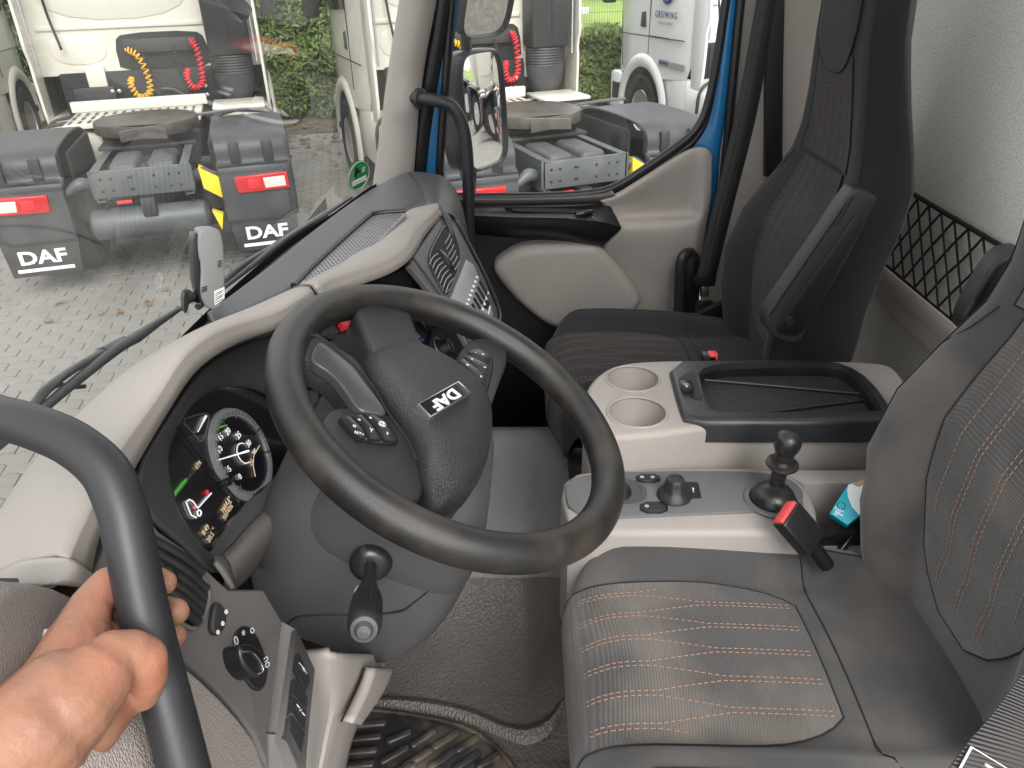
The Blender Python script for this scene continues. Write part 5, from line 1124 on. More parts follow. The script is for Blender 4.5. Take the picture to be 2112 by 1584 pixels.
for k in range(5): tube('label_print', [TQ(444, 606 + 4.6 * k, .0016), TQ(461 - 3 * (k % 2), 598 + 4.4 * k, .0016)], .0006, 'lcd_dark', lb_, 5)
br = prism('bracket', chaikin([at(*p, y=.945) for p in ((378, 606), (392, 600), (410, 612), (416, 628), (392, 622), (386, 648), (380, 646))], 1), (-.8, -.55, .1), .02, 'dark_plastic', TB, .002)
lathe('bracket_screw', [(.006, 0), (.006, .003), (0, .004)], at(394, 609, y=.943), (-.8, -.55, .2), 'deep_black', TB, 14)
# ================================================================== WIPERS (outside the glass)
def wpath(pts, off): return [ws_hit(a, b, 0) + V((0, off, off * .27)) for a, b in pts]
WI = thing('wiper', 'black wiper arm and blade parked low in front of the steering wheel', 'wiper', ws_hit(150, 830))
tube('arm', wpath(((-60, 1000), (0, 955), (60, 905), (112, 845), (135, 812), (185, 772), (245, 735)), .02), [.008, .007, .006, .005, .005], 'satin_black', WI, 8, 30)
tube('blade', wpath(((60, 900), (150, 815), (260, 725), (300, 700), (340, 672), (388, 640)), .012), [.004, .006, .007, .008, .006, .004], 'mirror_shell', WI, 8, 40)
tube('washer_hose', wpath(((100, 870), (150, 805), (190, 806), (210, 804)), .02), .003, 'rope', WI, 6, 16)
tube('hinge', wpath(((248, 735), (290, 711)), .02), .008, 'mirror_shell', WI, 8)
WI2 = thing('wiper', 'dusty grey wiper blade parked at the base of the windscreen beyond the toll box', 'wiper', ws_hit(600, 490))
tube('blade', wpath(((470, 606), (560, 533), (620, 487), (680, 447), (738, 410)), .016), [.004, .007, .008, .007, .004], 'mirror_shell', WI2, 8, 30)
tube('arm', wpath(((440, 640), (520, 560), (585, 516), (600, 503)), .025), [.006, .006, .005], 'satin_black', WI2, 8, 24)
# ================================================================== NEAR GRAB HANDLE AND HAND
GH = thing('grab_handle', 'thick black tubular grab handle held by the hand at the lower left', 'grab handle', at(385, 1600, d=.5))
gpath = [at(-160, 815, d=.56), at(-60, 842, d=.545), at(0, 861, d=.535), at(70, 880, d=.525), at(150, 915, d=.515), at(215, 970, d=.508), at(250, 1045, d=.503), at(268, 1120, d=.5), at(290, 1230, d=.498), at(318, 1350, d=.496), at(350, 1470, d=.494), at(384, 1600, d=.492), at(420, 1740, d=.49), at(455, 1880, d=.49), V((-.845, .70, .70)), V((-.835, .76, .665)), V((-.83, .82, .655))]
tube('rail', gpath, .0158, 'handle_black', GH, 28, 90)
def capsule(mb, a, b, ra, rb, seg=16, rings=5):
    ax = (b - a); L_ = ax.length; ax.normalize(); u = ax.orthogonal().normalized(); v = ax.cross(u); R_ = []
    for k in range(rings + 1):
        q = -math.pi / 2 + (math.pi / 2) * k / rings; R_.append((a + ax * (ra * math.sin(q)), max(1e-4, ra * math.cos(q))))
    for k in range(rings + 1):
        q = (math.pi / 2) * k / rings; R_.append((b + ax * (rb * math.sin(q)), max(1e-4, rb * math.cos(q))))
    mb.add(*gridmesh([[c + (u * math.cos(2 * math.pi * i / seg) + v * math.sin(2 * math.pi * i / seg)) * r for i in range(seg)] for c, r in R_], True, False, True))
hm = MB()
def chain(pts):
    P_ = [(at(a, b, d=d_), r * .95) for a, b, d_, r in pts]
    for (a, ra), (b, rb) in zip(P_, P_[1:]): capsule(hm, a, b, ra, rb)
chain([(-170, 1720, .385, .040), (-40, 1600, .40, .0385), (60, 1520, .415, .035), (120, 1450, .43, .031)])
chain([(-150, 1760, .40, .036), (20, 1600, .42, .035), (110, 1490, .44, .030), (160, 1420, .455, .026)])
chain([(110, 1480, .425, .03), (140, 1400, .45, .027), (160, 1330, .472, .0215), (175, 1285, .488, .016)])   # to index knuckle
chain([(130, 1460, .44, .028), (180, 1390, .47, .024), (205, 1330, .492, .018)])
chain([(150, 1470, .45, .027), (205, 1410, .478, .023), (235, 1370, .50, .017)])
chain([(170, 1490, .45, .025), (225, 1440, .475, .021), (255, 1405, .50, .016)])
chain([(140, 1460, .425, .027), (190, 1405, .44, .0235), (234, 1358, .453, .0178), (268, 1350, .459, .016), (295, 1360, .464, .0152)])  # thumb base to joint
chain([(295, 1360, .464, .015), (301, 1395, .472, .0138), (294, 1430, .480, .0118)])           # thumb end
chain([(160, 1318, .474, .019), (186, 1252, .492, .0145), (222, 1205, .507, .0125), (268, 1190, .522, .011), (315, 1194, .531, .0102), (338, 1202, .527, .0095)])   # index
chain([(190, 1345, .495, .017), (222, 1280, .516, .014), (262, 1250, .534, .0125), (320, 1254, .545, .0108), (362, 1262, .535, .0102)])                             # middle
chain([(215, 1375, .508, .016), (245, 1318, .53, .0135), (285, 1292, .543, .012), (325, 1304, .55, .0102), (358, 1312, .54, .0095)])                               # ring
HN = hm.build('person', 'skin', None)
tag(HN, 'bare hand and forearm gripping the black grab handle at lower left', 'person')
md = HN.modifiers.new('r', 'REMESH'); md.mode = 'VOXEL'; md.voxel_size = .0018; md.use_smooth_shade = True
md = HN.modifiers.new('s', 'SMOOTH'); md.factor = .5; md.iterations = 6
apply_mods(HN)
for p in HN.data.polygons: p.use_smooth = True

# ================================================================== OUTSIDE: paved yard
GZ = -1.15
pm('paver', (.215, .207, .187), .85, .12, 2.2, .4, 160, dust=.15, dustc=(.15, .135, .105), dscale=1.2)
pm('sand_bed', (.10, .09, .075), .95, .3, 8, .5, 60)
pm('soil', (.085, .062, .042), .95, .35, 4, .6, 30)
pm('leaf_a', (.075, .12, .022), .5, .25, 1.5, spec=.35); pm('leaf_b', (.11, .165, .03), .5, .25, 1.5, spec=.35); pm('leaf_c', (.17, .20, .045), .5, .2, 1.5, spec=.35)
pm('leaf_d', (.042, .075, .018), .5, .25, 1.5, spec=.35); pm('leaf_dry', (.20, .11, .045), .7, .4, 20)
for k in ('leaf_a', 'leaf_b', 'leaf_c', 'leaf_d'):
    b_ = MATS[k].node_tree.nodes['Principled BSDF']; b_.inputs['Transmission Weight'].default_value = .0
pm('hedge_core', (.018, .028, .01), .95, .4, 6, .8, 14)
pm('grass', (.19, .27, .055), .9, .3, .6, .6, 8)
pm('wire', (.12, .16, .13), .5, metal=.3)
pm('truck_white', (.60, .575, .50), .32, .03, .8, coat=.3, dust=.10, dustc=(.5, .46, .38), dscale=1.5)
pm('truck_white2', (.66, .665, .67), .3, .02, .8, coat=.4)
pm('truck_grey', (.04, .0415, .045), .45, .06, 3, .15, 300, dust=.15, dustc=(.2, .19, .17), dscale=3)
pm('truck_dark', (.02, .0205, .022), .5, .15, 4, .2, 120, dust=.2, dustc=(.14, .12, .1), dscale=4)
pm('cover_grey', (.055, .057, .06), .5, .06, 4, .15, 300)
pm('frame_grey', (.075, .082, .086), .42, .1, 4, dust=.25, dustc=(.2, .18, .15), dscale=5)
pm('engine_dark', (.012, .012, .013), .7, .3, 8)
pm('light_red', (.50, .012, .015), .18, coat=.4); pm('light_clear', (.75, .6, .55), .15, coat=.4)
pm('plate_grease', (.06, .053, .045), .42, .35, 7, .3, 40)
pm('alloy', (.62, .62, .62), .25, .08, 10, metal=.8); pm('tyre', (.02, .02, .021), .8, .2, 10, .3, 60, dust=.3, dustc=(.12, .1, .085), dscale=8)
pm('suzi_yellow', (.85, .42, .01), .35); pm('suzi_red', (.68, .02, .03), .35); pm('chock_yellow', (.85, .62, .01), .4, dust=.15)
pm('truck_glass', (.015, .018, .02), .06, coat=.5); pm('logo_blue', (.02, .03, .16), .5); pm('logo_grey', (.28, .3, .3), .5); pm('rust', (.22, .085, .03), .8, .4, 20)
yd = S(mesh('yard', [V((-60, -90, GZ - .03)), V((60, -90, GZ - .03)), V((60, 90, GZ - .03)), V((-60, 90, GZ - .03))], [(0, 1, 2, 3)], 'paver'))
S(mesh('paving_bed', [V((-2, -8, GZ - .022)), V((14, -8, GZ - .022)), V((14, 14, GZ - .022)), V((-2, 14, GZ - .022))], [(0, 1, 2, 3)], 'sand_bed'))
# wave-edged interlocking pavers, rows roughly across the view
PVL, PVW = .23, .118
g = .0026
def paver_outline():
    amp = .017; up_ = [(0, 0), (.12, 0), (.22, amp), (.38, amp), (.5, 0), (.62, 0), (.72, amp), (.88, amp), (1.0, 0)]
    lo = [(g + a * (PVL - 2 * g), b) for a, b in up_]
    bot = [V((x_, y_ + g, 0)) for x_, y_ in lo]; topp = [V((x_, y_ + PVW - g, 0)) for x_, y_ in reversed(lo)]
    return bot + topp
po = paver_outline(); pc = V((PVL / 2, PVW / 2, 0))
def paver_geo():
    n = len(po); vs = [p - pc + V((0, 0, -.03)) for p in po] + [p - pc + V((0, 0, -.003)) for p in po] + [(p - pc) * .975 for p in po]
    fs = []
    for l_ in (0, 1):
        for i in range(n): fs.append((l_ * n + i, l_ * n + (i + 1) % n, (l_ + 1) * n + (i + 1) % n, (l_ + 1) * n + i))
    fs.append(tuple(range(2 * n, 3 * n))); return vs, fs
pv, pf = paver_geo()
pme = bpy.data.meshes.new('paver'); pme.from_pydata([tuple(v) for v in pv], [], pf); pme.update(); pme.materials.append(MATS['paver'])
PYAW = rad(12); pr = Matrix.Rotation(PYAW, 3, 'Z')
cells = []
rnd = random.Random(11)
for j in range(-150, 180):
    for i in range(-72, 72):
        # rows run along local x which points across the view (world y)
        lx = (i + .5 * (j % 2)) * PVL; ly = j * PVW
        p = pr @ V((ly, -lx, 0)); p = V((p.x + 6.0, p.y + 2.0, GZ))
        q = p - CAM; dd_ = q.dot(FW)
        if dd_ < 1.5: continue
        sx, sy = 1056 + FOC * q.dot(RT) / dd_, 792 - FOC * q.dot(UP) / dd_
        if not (-900 < sx < 1700 and -60 < sy < 1100) or p.x > 14: continue
        vis = sx < 900 and sy > 260
        cells.append((0 if (vis and sx > -5) else 1, dd_, p))
cells.sort(key=lambda c: (c[0], c[1]))
R90 = pr @ Matrix.Rotation(rad(-90), 3, 'Z')
pave = thing('paving', 'grey wave-edged interlocking concrete pavers covering the truck yard', 'paving', (4, 2, GZ))
pave['kind'] = 'structure'; del pave['category']; del pave['label']
bigv = MB()
for k, (_, dd_, p) in enumerate(cells):
    til = Matrix.Rotation(rnd.uniform(-.012, .012), 3, 'X') @ Matrix.Rotation(rnd.uniform(-.012, .012), 3, 'Y'); zz = rnd.uniform(-.003, .002)
    M3 = R90 @ til
    if k < 300:
        o = bpy.data.objects.new('paver', pme); link(o, pave)
        o.matrix_parent_inverse = Matrix.Translation(V(pave['_loc'])).inverted(); o.matrix_basis = Matrix.Translation(p + V((0, 0, zz))) @ M3.to_4x4()
    elif dd_ < 17:
        bigv.add([p + V((0, 0, zz)) + M3 @ v for v in pv], pf)
tag(bigv.build('further_pavers', 'paver', pave, smooth=False), kind='stuff')
# verge under the hedge with fallen leaves
HX = 13.0
S(loft('verge', [[V((HX - 1.0 + .15 * math.sin(y_ * .9), y_, GZ + .012)) for y_ in range(-30, 31, 1)], [V((HX, y_, GZ + .05)) for y_ in range(-30, 31, 1)], [V((HX + 3, y_, GZ + .08)) for y_ in range(-30, 31, 1)]], 'soil'))
lf = MB()
for k in range(2600):
    x_, y_ = HX + rnd.gauss(-1.3, .7), rnd.uniform(-6, 12)
    if k % 14 == 0: x_, y_ = rnd.uniform(4, 12), rnd.uniform(-1, 9)
    a = rnd.uniform(0, 6.28); s = rnd.uniform(.03, .07); c_ = V((x_, y_, GZ + .016 + rnd.uniform(0, .02) + (.04 if x_ > HX - .9 else 0))); u_ = V((math.cos(a), math.sin(a), rnd.uniform(-.2, .2))) * s; v_ = V((-math.sin(a), math.cos(a), rnd.uniform(-.3, .3))) * s * .5
    lf.add([c_ - u_, c_ - v_, c_ + u_, c_ + v_], [(0, 1, 2, 3)])
tag(lf.build('fallen_leaves', 'leaf_dry', None, smooth=False), 'brown fallen leaves scattered on the paving before the hedge', 'leaves', kind='stuff')
# ---------------- hedge
HD = thing('hedge', 'dense leafy green hedge behind the parked trucks', 'hedge', (HX + .8, 2, GZ))
def htop(y_): return 2.55 - 1.25 * sstep(2.2, .2, y_) if False else (1.30 + 1.5 * sstep(.2, 2.6, y_) + .12 * math.sin(y_ * 2.1) + .1 * math.sin(y_ * 4.7))
leaves = {k: MB() for k in ('leaf_a', 'leaf_b', 'leaf_c', 'leaf_d', 'leaf_dry')}
def leaf(mb, c, s, n_):
    n_ = n_.normalized(); u = n_.orthogonal().normalized(); a = rnd.uniform(0, 6.28); u = (u * math.cos(a) + n_.cross(u) * math.sin(a)); v = n_.cross(u)
    mb.add([c - u * s, c - v * s * .42 + n_ * s * .12, c + u * s, c + v * s * .42 + n_ * s * .12], [(0, 1, 2), (0, 2, 3)])
def hbulge(y_, z_): return .22 * noise.noise(V((0, y_ * 1.3, z_ * 1.6))) + .12 * noise.noise(V((3, y_ * 3.2, z_ * 3.5)))
def bushleaf(y0, y1, n):
    for _ in range(n):
        y_ = rnd.uniform(y0, y1); H_ = htop(y_); z_ = H_ * (rnd.random() ** .85)
        dep = abs(rnd.gauss(0, .13))
        x_ = HX + hbulge(y_, z_) + dep + .15 * (z_ / H_) ** 2
        if rnd.random() < .15: z_ = H_ - abs(rnd.gauss(0, .05)) + rnd.random() * .12; x_ = HX + rnd.uniform(0, 1.0)
        cl = noise.noise(V((1, y_ * 1.7, z_ * 1.9))); r_ = rnd.random() + cl * .5
        k = 'leaf_d' if r_ < .18 else 'leaf_a' if r_ < .6 else 'leaf_b' if r_ < .9 else 'leaf_c'
        if rnd.random() < .006: k = 'leaf_dry'
        leaf(leaves[k], V((x_, y_, GZ + .06 + z_)), rnd.uniform(.035, .075), V((-1, rnd.uniform(-.9, .9), rnd.uniform(-.1, 1.2))))
bushleaf(2.2, 6.6, 17000); bushleaf(-3.4, .6, 12000); bushleaf(8.0, 12.0, 4500); bushleaf(.6, 2.2, 1500); bushleaf(-24, -3.4, 5000)
for k, mb in leaves.items(): tag(mb.build('foliage', k, HD, smooth=False), kind='stuff')
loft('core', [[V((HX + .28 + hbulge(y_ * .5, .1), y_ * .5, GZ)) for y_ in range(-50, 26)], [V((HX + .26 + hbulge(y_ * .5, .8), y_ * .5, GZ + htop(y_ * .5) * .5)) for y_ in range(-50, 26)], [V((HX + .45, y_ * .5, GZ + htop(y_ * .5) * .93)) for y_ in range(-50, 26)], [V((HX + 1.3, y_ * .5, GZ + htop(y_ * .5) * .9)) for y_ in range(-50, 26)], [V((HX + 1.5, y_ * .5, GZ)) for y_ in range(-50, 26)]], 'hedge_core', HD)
for k in range(14):
    y_ = -3 + k * .7 + rnd.uniform(-.2, .2); tube('stem', [V((HX + .4, y_, GZ)), V((HX + .45, y_ + .1, GZ + .5)), V((HX + .4, y_ + rnd.uniform(-.2, .2), GZ + 1.1))], [.025, .018, .01], 'soil', HD, 6, 6)
# ---------------- wire fence and sunlit grass bank beyond
FE = thing('mesh_fence', 'green welded wire mesh fence standing behind the hedge', 'fence', (15.2, -1, GZ))
fx = 15.2
for k in range(5): rbox('post', (fx + .04, -7 + 2.5 * k, GZ + 1.1), (.06, .04, 2.2), 'wire', FE, .004)
wv_ = MB()
for k in range(200): wv_.box((fx, -6.9 + .05 * k, GZ + 1.05), (.006, .006, 2.05))
tag(wv_.build('upright_wires', 'wire', FE, smooth=False), kind='stuff')
for k in range(11): rbox('double_bar', (fx + .008, -2, GZ + .15 + .2 * k), (.014, 10, .008), 'wire', FE, 0)
sg = thing('fence_plate', 'small white arrow-ended plate fixed to the wire fence', 'sign', at(1200, 21, x=fx - .05))
prism('plate', row((1186, 22, 'x', fx - .05), (1190, 15, 'x', fx - .05), (1215, 15, 'x', fx - .05), (1215, 28, 'x', fx - .05), (1190, 28, 'x', fx - .05)), (-1, 0, 0), .01, 'paper_white', sg, .002)
text('lettering', '0:50 TC', at(1202, 22, x=fx - .062), (0, -1, 0), (0, 0, 1), .085, 'logo_grey', sg, .002)
S(loft('grass_bank', [[V((16, y_ * 4, GZ)) for y_ in range(-15, 12)], [V((19, y_ * 4, GZ + .7 + .1 * math.sin(y_))) for y_ in range(-15, 12)], [V((26, y_ * 4, GZ + 2.2)) for y_ in range(-15, 12)], [V((45, y_ * 4, GZ + 3.5)) for y_ in range(-15, 12)]], 'grass', nv=12))
gm = MB()
for k in range(9000):
    y_ = rnd.uniform(-6, 2.5); x_ = rnd.uniform(15.6, 19); zz = GZ + (x_ - 16) / 3 * .7; h_ = rnd.uniform(.2, .6); c_ = V((x_, y_, zz)); t_ = V((rnd.uniform(-.15, .15), rnd.uniform(-.15, .15), h_)); w_ = V((0, .012, 0))
    gm.add([c_ - w_, c_ + w_, c_ + t_], [(0, 1, 2)])
tag(gm.build('tall_grass', 'grass', None, smooth=False), 'bright tall grass beyond the wire fence', 'grass', kind='stuff')

# ================================================================== PARKED TRACTOR UNITS
def wheel(t, x_, y_, r=.5, wd=.3, out=1, dual=False):
    wh = lathe('wheel', [(r * .58, -wd / 2), (r * .93, -wd / 2), (r, -wd * .36), (r, wd * .36), (r * .93, wd / 2), (r * .62, wd / 2), (r * .58, wd * .40)], (x_, y_, r), (0, out, 0), 'tyre', t, 36)
    lathe('rim', [(r * .6, wd * .42), (r * .57, wd * .46), (r * .54, wd * .40), (r * .5, wd * .05), (r * .32, wd * .12), (r * .28, wd * .30), (r * .14, wd * .34), (r * .12, wd * .42), (0, wd * .44)], (x_, y_, r), (0, out, 0), 'alloy', wh, 36)
    for k in range(8):
        a = k * math.pi / 4; lathe('wheel_nut', [(.022, 0), (.022, .03), (.012, .05)], (x_ + .18 * math.cos(a), y_ + out * wd * .2, r + .18 * math.sin(a)), (0, out, 0), 'chrome', wh, 8)
    return wh
def bx(name, mat, t, x0, x1, y0, y1, z0, z1, bev=.01, par=None): return rbox(name, ((x0 + x1) / 2, (y0 + y1) / 2, (z0 + z1) / 2), (x1 - x0, y1 - y0, z1 - z0), mat, par or t, bev)
def coil(name, pts, mat, t, r=.03, turns=24, wr=.0085):
    P_ = crspline(pts, turns * 14); out = []
    for i, p in enumerate(P_):
        tn_ = (P_[min(i + 1, len(P_) - 1)] - P_[max(i - 1, 0)]).normalized(); u = tn_.cross(V((1, 0, 0))).normalized(); v = tn_.cross(u); a = i / 14 * 2 * math.pi
        rr = r * min(1, i / 14, (len(P_) - 1 - i) / 14)
        out.append(p + u * (rr * math.cos(a)) + v * (rr * math.sin(a)))
    return tube(name, out, wr, mat, t, 6)
def tractor(label, logo=True, white='truck_white', seam=3.68, fwx=4.35):
    t = thing('tractor_unit', label, 'truck', (0, 0, 0), 'white tractor units parked in a row')
    for s in (-1, 1):
        mb = MB(); mb.box((2.6, s * .385, .9), (5.2, .012, .26)); mb.box((2.6, s * .355, 1.025), (5.2, .07, .012)); mb.box((2.6, s * .355, .775), (5.2, .07, .012))
        mb.build('chassis_rail', 'frame_grey', t, False)
        # rear mudguard with stepped lid, two straps, light and flap
        def sec(y_, dx=0):
            return [V((.0 + dx, y_, .50)), V((-.005 + dx, y_, .72)), V((.0 + dx, y_, .95)), V((.05 + dx, y_, 1.0)), V((.06 + dx, y_, 1.12)), V((.14 + dx, y_, 1.2)), V((.35, y_, 1.23)), V((.75, y_, 1.24)), V((1.15, y_, 1.22)), V((1.38, y_, 1.14)), V((1.5, y_, 1.0)), V((1.52, y_, .8))]
        ys = [(.60, .05), (.62, .0), (.92, -.01), (1.20, .0), (1.235, .03), (1.25, .12)]
        rows = [crspline(sec(s * a, b), 40) for a, b in ys]
        rows[-1] = [p + V((0, 0, -.06 if p.z > 1.0 else 0)) for p in rows[-1]]
        mg = loft('mudguard', rows, 'truck_grey', t, ang=50, solid=.02)
        for q in (.78, 1.06): rbox('strap', (.045, s * q, 1.06), (.05, .085, .22), 'truck_dark', mg, .015)
        prism('lid_joint', [V((-.012, s * a, b)) for a, b in ((.62, .975), (1.22, .975), (1.22, .985), (.62, .985))], (-1, 0, 0), .01, 'engine_dark', mg)
        prism('recess_rim', [V((-.014, s * a, b)) for a, b in ((.62, .93), (1.16, .93), (1.2, .88), (1.2, .52), (1.14, .47), (.62, .47))], (-1, 0, 0), .01, 'truck_dark', mg, .01)
        prism('recess', [V((-.018, s * a, b)) for a, b in ((.62, .905), (1.15, .905), (1.175, .87), (1.175, .55), (1.12, .50), (.62, .50))], (-1, 0, 0), .006, 'truck_grey', mg, .006)
        lt_ = prism('tail_light', [V((-.045, s * a, b)) for a, b in ((.74, .885), (1.19, .895), (1.2, .75), (.75, .74))], (-1, 0, 0), .03, 'light_red', t, .012, 3)
        prism('clear_lens', [V((-.048, s * a, b)) for a, b in ((.98, .86), (1.165, .865), (1.17, .775), (.99, .77))], (-1, 0, 0), .004, 'light_clear', lt_, .003)
        rbox('lamp_inner', (-.049, s * .9, .815), (.004, .1, .08), 'suzi_red', lt_, .002)
        mf = prism('mudflap', [V((.0, s * a, b)) for a, b in ((.62, .5), (1.22, .5), (1.2, .2), (.66, .2))], (-1, 0, 0), .015, 'truck_dark', t, .003)
        if logo:
            text('lettering', 'DAF', V((-.006, s * .93, .36)), (0, -1, 0), (0, 0, 1), .16, 'paper_white', mf, .002, .03, sx=1.25)
            prism('lettering_bar', [V((-.006, s * .93 + a, b)) for a, b in ((-.22, .27), (.22, .27), (.22, .24), (-.22, .24))], (-1, 0, 0), .003, 'paper_white', mf)
        wheel(t, .78, s * .88, .48, .56, s); wheel(t, fwx, s * 1.1, .5, .31, s)
        # air bellows / light bracket
        tube('bracket', [V((.12, s * .42, .9)), V((.08, s * .5, .92)), V((.05, s * .62, .86))], [.05, .055, .03], 'frame_grey', t, 10, 10)
        # fuel tank with white cover and straps
        ft = loft('side_tank', [[V((x_, s * a, b)) for a, b in ((.5, .95), (.56, 1.04), (.8, 1.09), (1.08, 1.06), (1.2, .95), (1.22, .7), (1.18, .42), (.6, .40), (.5, .5))] for x_ in (1.62, 1.66, 2.9, 2.94)], white, t, closed_u=True, cap=True, ang=50)
        for x_ in (1.8, 2.2, 2.6): tube('tank_strap', [V((x_, s * a, b)) for a, b in ((.52, 1.0), (.57, 1.055), (.8, 1.10), (1.085, 1.07), (1.212, .95), (1.232, .7))], .02, 'truck_dark', ft, 6, 16)
    lathe('axle_tube', [(.07, -.8), (.09, -.3), (.16, -.15), (.2, 0), (.16, .15), (.09, .3), (.07, .8)], (.78, 0, .48), (0, 1, 0), 'engine_dark', t, 16)
    for s in (-1, 1):
        lathe('air_spring', [(.05, 0), (.12, .02), (.13, .1), (.11, .16), (.13, .22), (.12, .3), (.06, .32)], (.32, s * .5, .55), (0, 0, 1), 'truck_dark', t, 16)
        tube('brake_hose', [V((.1, s * .3, .75)), V((.2, s * .45, .6)), V((.45, s * .5, .7)), V((.7, s * .4, .85))], .018, 'engine_dark', t, 6, 14)
        bx('spring_hanger', 'truck_dark', t, .2, .9, min(s * .42, s * .54), max(s * .42, s * .54), .42, .56, .02)
        bx('wheel_arch_liner', 'engine_dark', t, .3, 1.3, min(s * .56, s * .60), max(s * .56, s * .60), .5, 1.15, .02)
    tube('cable_loom', [V((.9, -.2, 1.0)), V((1.3, -.1, .95)), V((1.9, .15, 1.0))], .03, 'engine_dark', t, 6, 12)
    bx('cross_member', 'frame_grey', t, 0, .03, -.41, .41, .80, 1.03, .01)
    hl = MB()
    for a in (-.3, -.22, -.1, .08, .1, .24, .32):
        for b in (.86, .96): hl.lathe([(.012, 0), (.012, .002), (0, .002)], (-.0005, a, b), (-1, 0, 0), 8)
    hl.build('bolt_holes', 'engine_dark', t)['kind'] = 'stuff'
    for s in (-1, 1): rbox('frame_cover', (.45, s * .155, .97), (.62, .27, .14), 'cover_grey', t, .035, None, 3, (.92, .8))
    bx('cover_groove', 'truck_dark', t, .15, .75, -.03, .03, .9, .99, .005)
    lathe('air_tank', [(.0, -.50), (.08, -.49), (.125, -.46), (.135, -.42), (.135, .42), (.125, .46), (.08, .49), (0, .5)], (.12, 0.02, .55), (0, 1, 0), 'frame_grey', t, 28)
    bx('tow_coupling', 'truck_dark', t, -.03, .1, -.06, .06, .62, .78, .015); bx('rear_reflector', 'suzi_red', t, -.02, .0, .12, .24, .745, .775, .005)
    # fifth wheel: slotted plate on its mount
    pl = []
    k = 40
    for i in range(k + 1):
        a = rad(118) - rad(236) * i / k if False else rad(-152 + 304 * i / k)
        pl.append(V((1.18 + .47 * math.cos(a), .47 * math.sin(a), 1.25)))
    outl = pl + [V((.72, .10, 1.28)), V((1.0, .045, 1.29)), V((1.0, -.045, 1.29)), V((.72, -.10, 1.28))]
    outl = pl + [V((.72, -.20, 1.22))] + [V((1.02, -.035, 1.24)), V((1.02, .035, 1.24))] + [V((.72, .20, 1.22))]
    fw_ = prism('fifth_wheel', list(reversed(outl)), (0, 0, 1), .10, 'plate_grease', t, .012, 2)
    bx('wheel_mount', 'truck_dark', t, 1.0, 1.4, -.40, .40, 1.05, 1.16, .02); bx('mount_plate', 'truck_dark', t, .85, 1.5, -.43, .43, 1.03, 1.06, .005)
    tube('release_handle', [V((1.2, -.45, 1.24)), V((1.25, -.8, 1.25)), V((1.25, -1.05, 1.25))], .015, 'frame_grey', t, 6)
    # catwalk
    cwk = bx('catwalk', white, t, 1.72, 2.6, -.45, .86, 1.10, 1.14, .01); bx('side_deck', white, t, 2.15, 2.7, -1.12, -.56, 1.12, 1.16, .015)
    sl2 = MB()
    for i in range(14):
        for j in range(3): sl2.box((1.85 + .03 + j * .25, -.36 + i * .09, 1.142), (.16, .03, .006))
    sl2.build('tread_slots', 'truck_grey', cwk, False)['kind'] = 'stuff'
    bx('catwalk_edge', white, t, 2.55, 2.62, -.5, .9, 1.14, 1.25, .01)
    # cab: shell as lofted sections along x
    def cabsec(x_, w0, zb, zt, rr=.12):
        pts = [V((x_, -w0, zb)), V((x_, -w0 * 1.0, 1.6)), V((x_, -w0 * .985, 2.4)), V((x_, -w0 * .93, zt - rr)), V((x_, -w0 * .85, zt)), V((x_, 0, zt + .03)), V((x_, w0 * .85, zt)), V((x_, w0 * .93, zt - rr)), V((x_, w0 * .985, 2.4)), V((x_, w0, 1.6)), V((x_, w0, zb))]
        return arc(pts, 60)
    cb = loft('cab_shell', [cabsec(2.95, 1.17, 1.2, 3.1), cabsec(3.0, 1.19, 1.05, 3.15), cabsec(3.6, 1.22, 1.0, 3.2), cabsec(4.6, 1.22, 1.0, 3.2), cabsec(5.05, 1.18, .95, 3.05), cabsec(5.15, 1.05, .95, 2.9)], white, t, ang=50)
    mesh('cab_front', [V((5.15, -1.05, .45)), V((5.15, 1.05, .45)), V((5.15, 1.0, 2.9)), V((5.15, -1.0, 2.9))], [(0, 1, 2, 3)], white, t)
    rw = mesh('rear_panel', [V((2.95, -1.17, 1.48)), V((2.95, 1.17, 1.48)), V((2.95, 1.14, 3.05)), V((2.95, -1.14, 3.05))], [(0, 1, 2, 3)], white, t)
    # pressed fields and ribs on the rear panel
    for (y0, y1, z0, z1) in ((-.5, 1.02, 2.02, 2.62), (.45, 1.02, 1.58, 1.9), (-.5, 1.02, 2.68, 3.0)):
        prism('pressed_field', chaikin([V((2.942, a, b)) for a, b in ((y0, z0), (y1, z0), (y1, z1), (y0, z1))], 2), (-1, 0, 0), .012, white, rw, .01, 3)
    prism('panel_sill', [V((2.93, a, b)) for a, b in ((-.6, 1.93), (1.1, 1.93), (1.1, 1.98), (-.6, 1.98))], (-1, 0, 0), .03, white, rw, .012, 3)
    # dark engine area and coupling recess
    bx('engine_bay', 'engine_dark', t, 2.9, 3.3, -1.0, 1.0, .5, 1.5, .02)
    prism('coupling_recess', chaikin([V((2.936, a, b)) for a, b in ((-.62, 1.45), (.36, 1.45), (.36, 1.80), (.26, 1.88), (-.5, 1.88), (-.6, 1.80))], 1), (-1, 0, 0), .02, 'engine_dark', t, .01)
    bx('coupling_box', 'truck_dark', t, 2.86, 2.93, -.5, .26, 1.68, 1.82, .01)
    for y_ in (.62, -.72): bx('cab_mount', white, t, 2.86, 2.98, y_ - .1, y_ + .1, 1.30, 1.56, .02)
    for y_ in (.42, -.5):
        for dz in (0, .1):
            for dy in (0, .07): lathe('mount_bolt', [(.022, 0), (.022, .012), (.0, .016)], (2.85, y_ + dy, 1.2 + dz), (-1, 0, 0), 'alloy', t, 10)
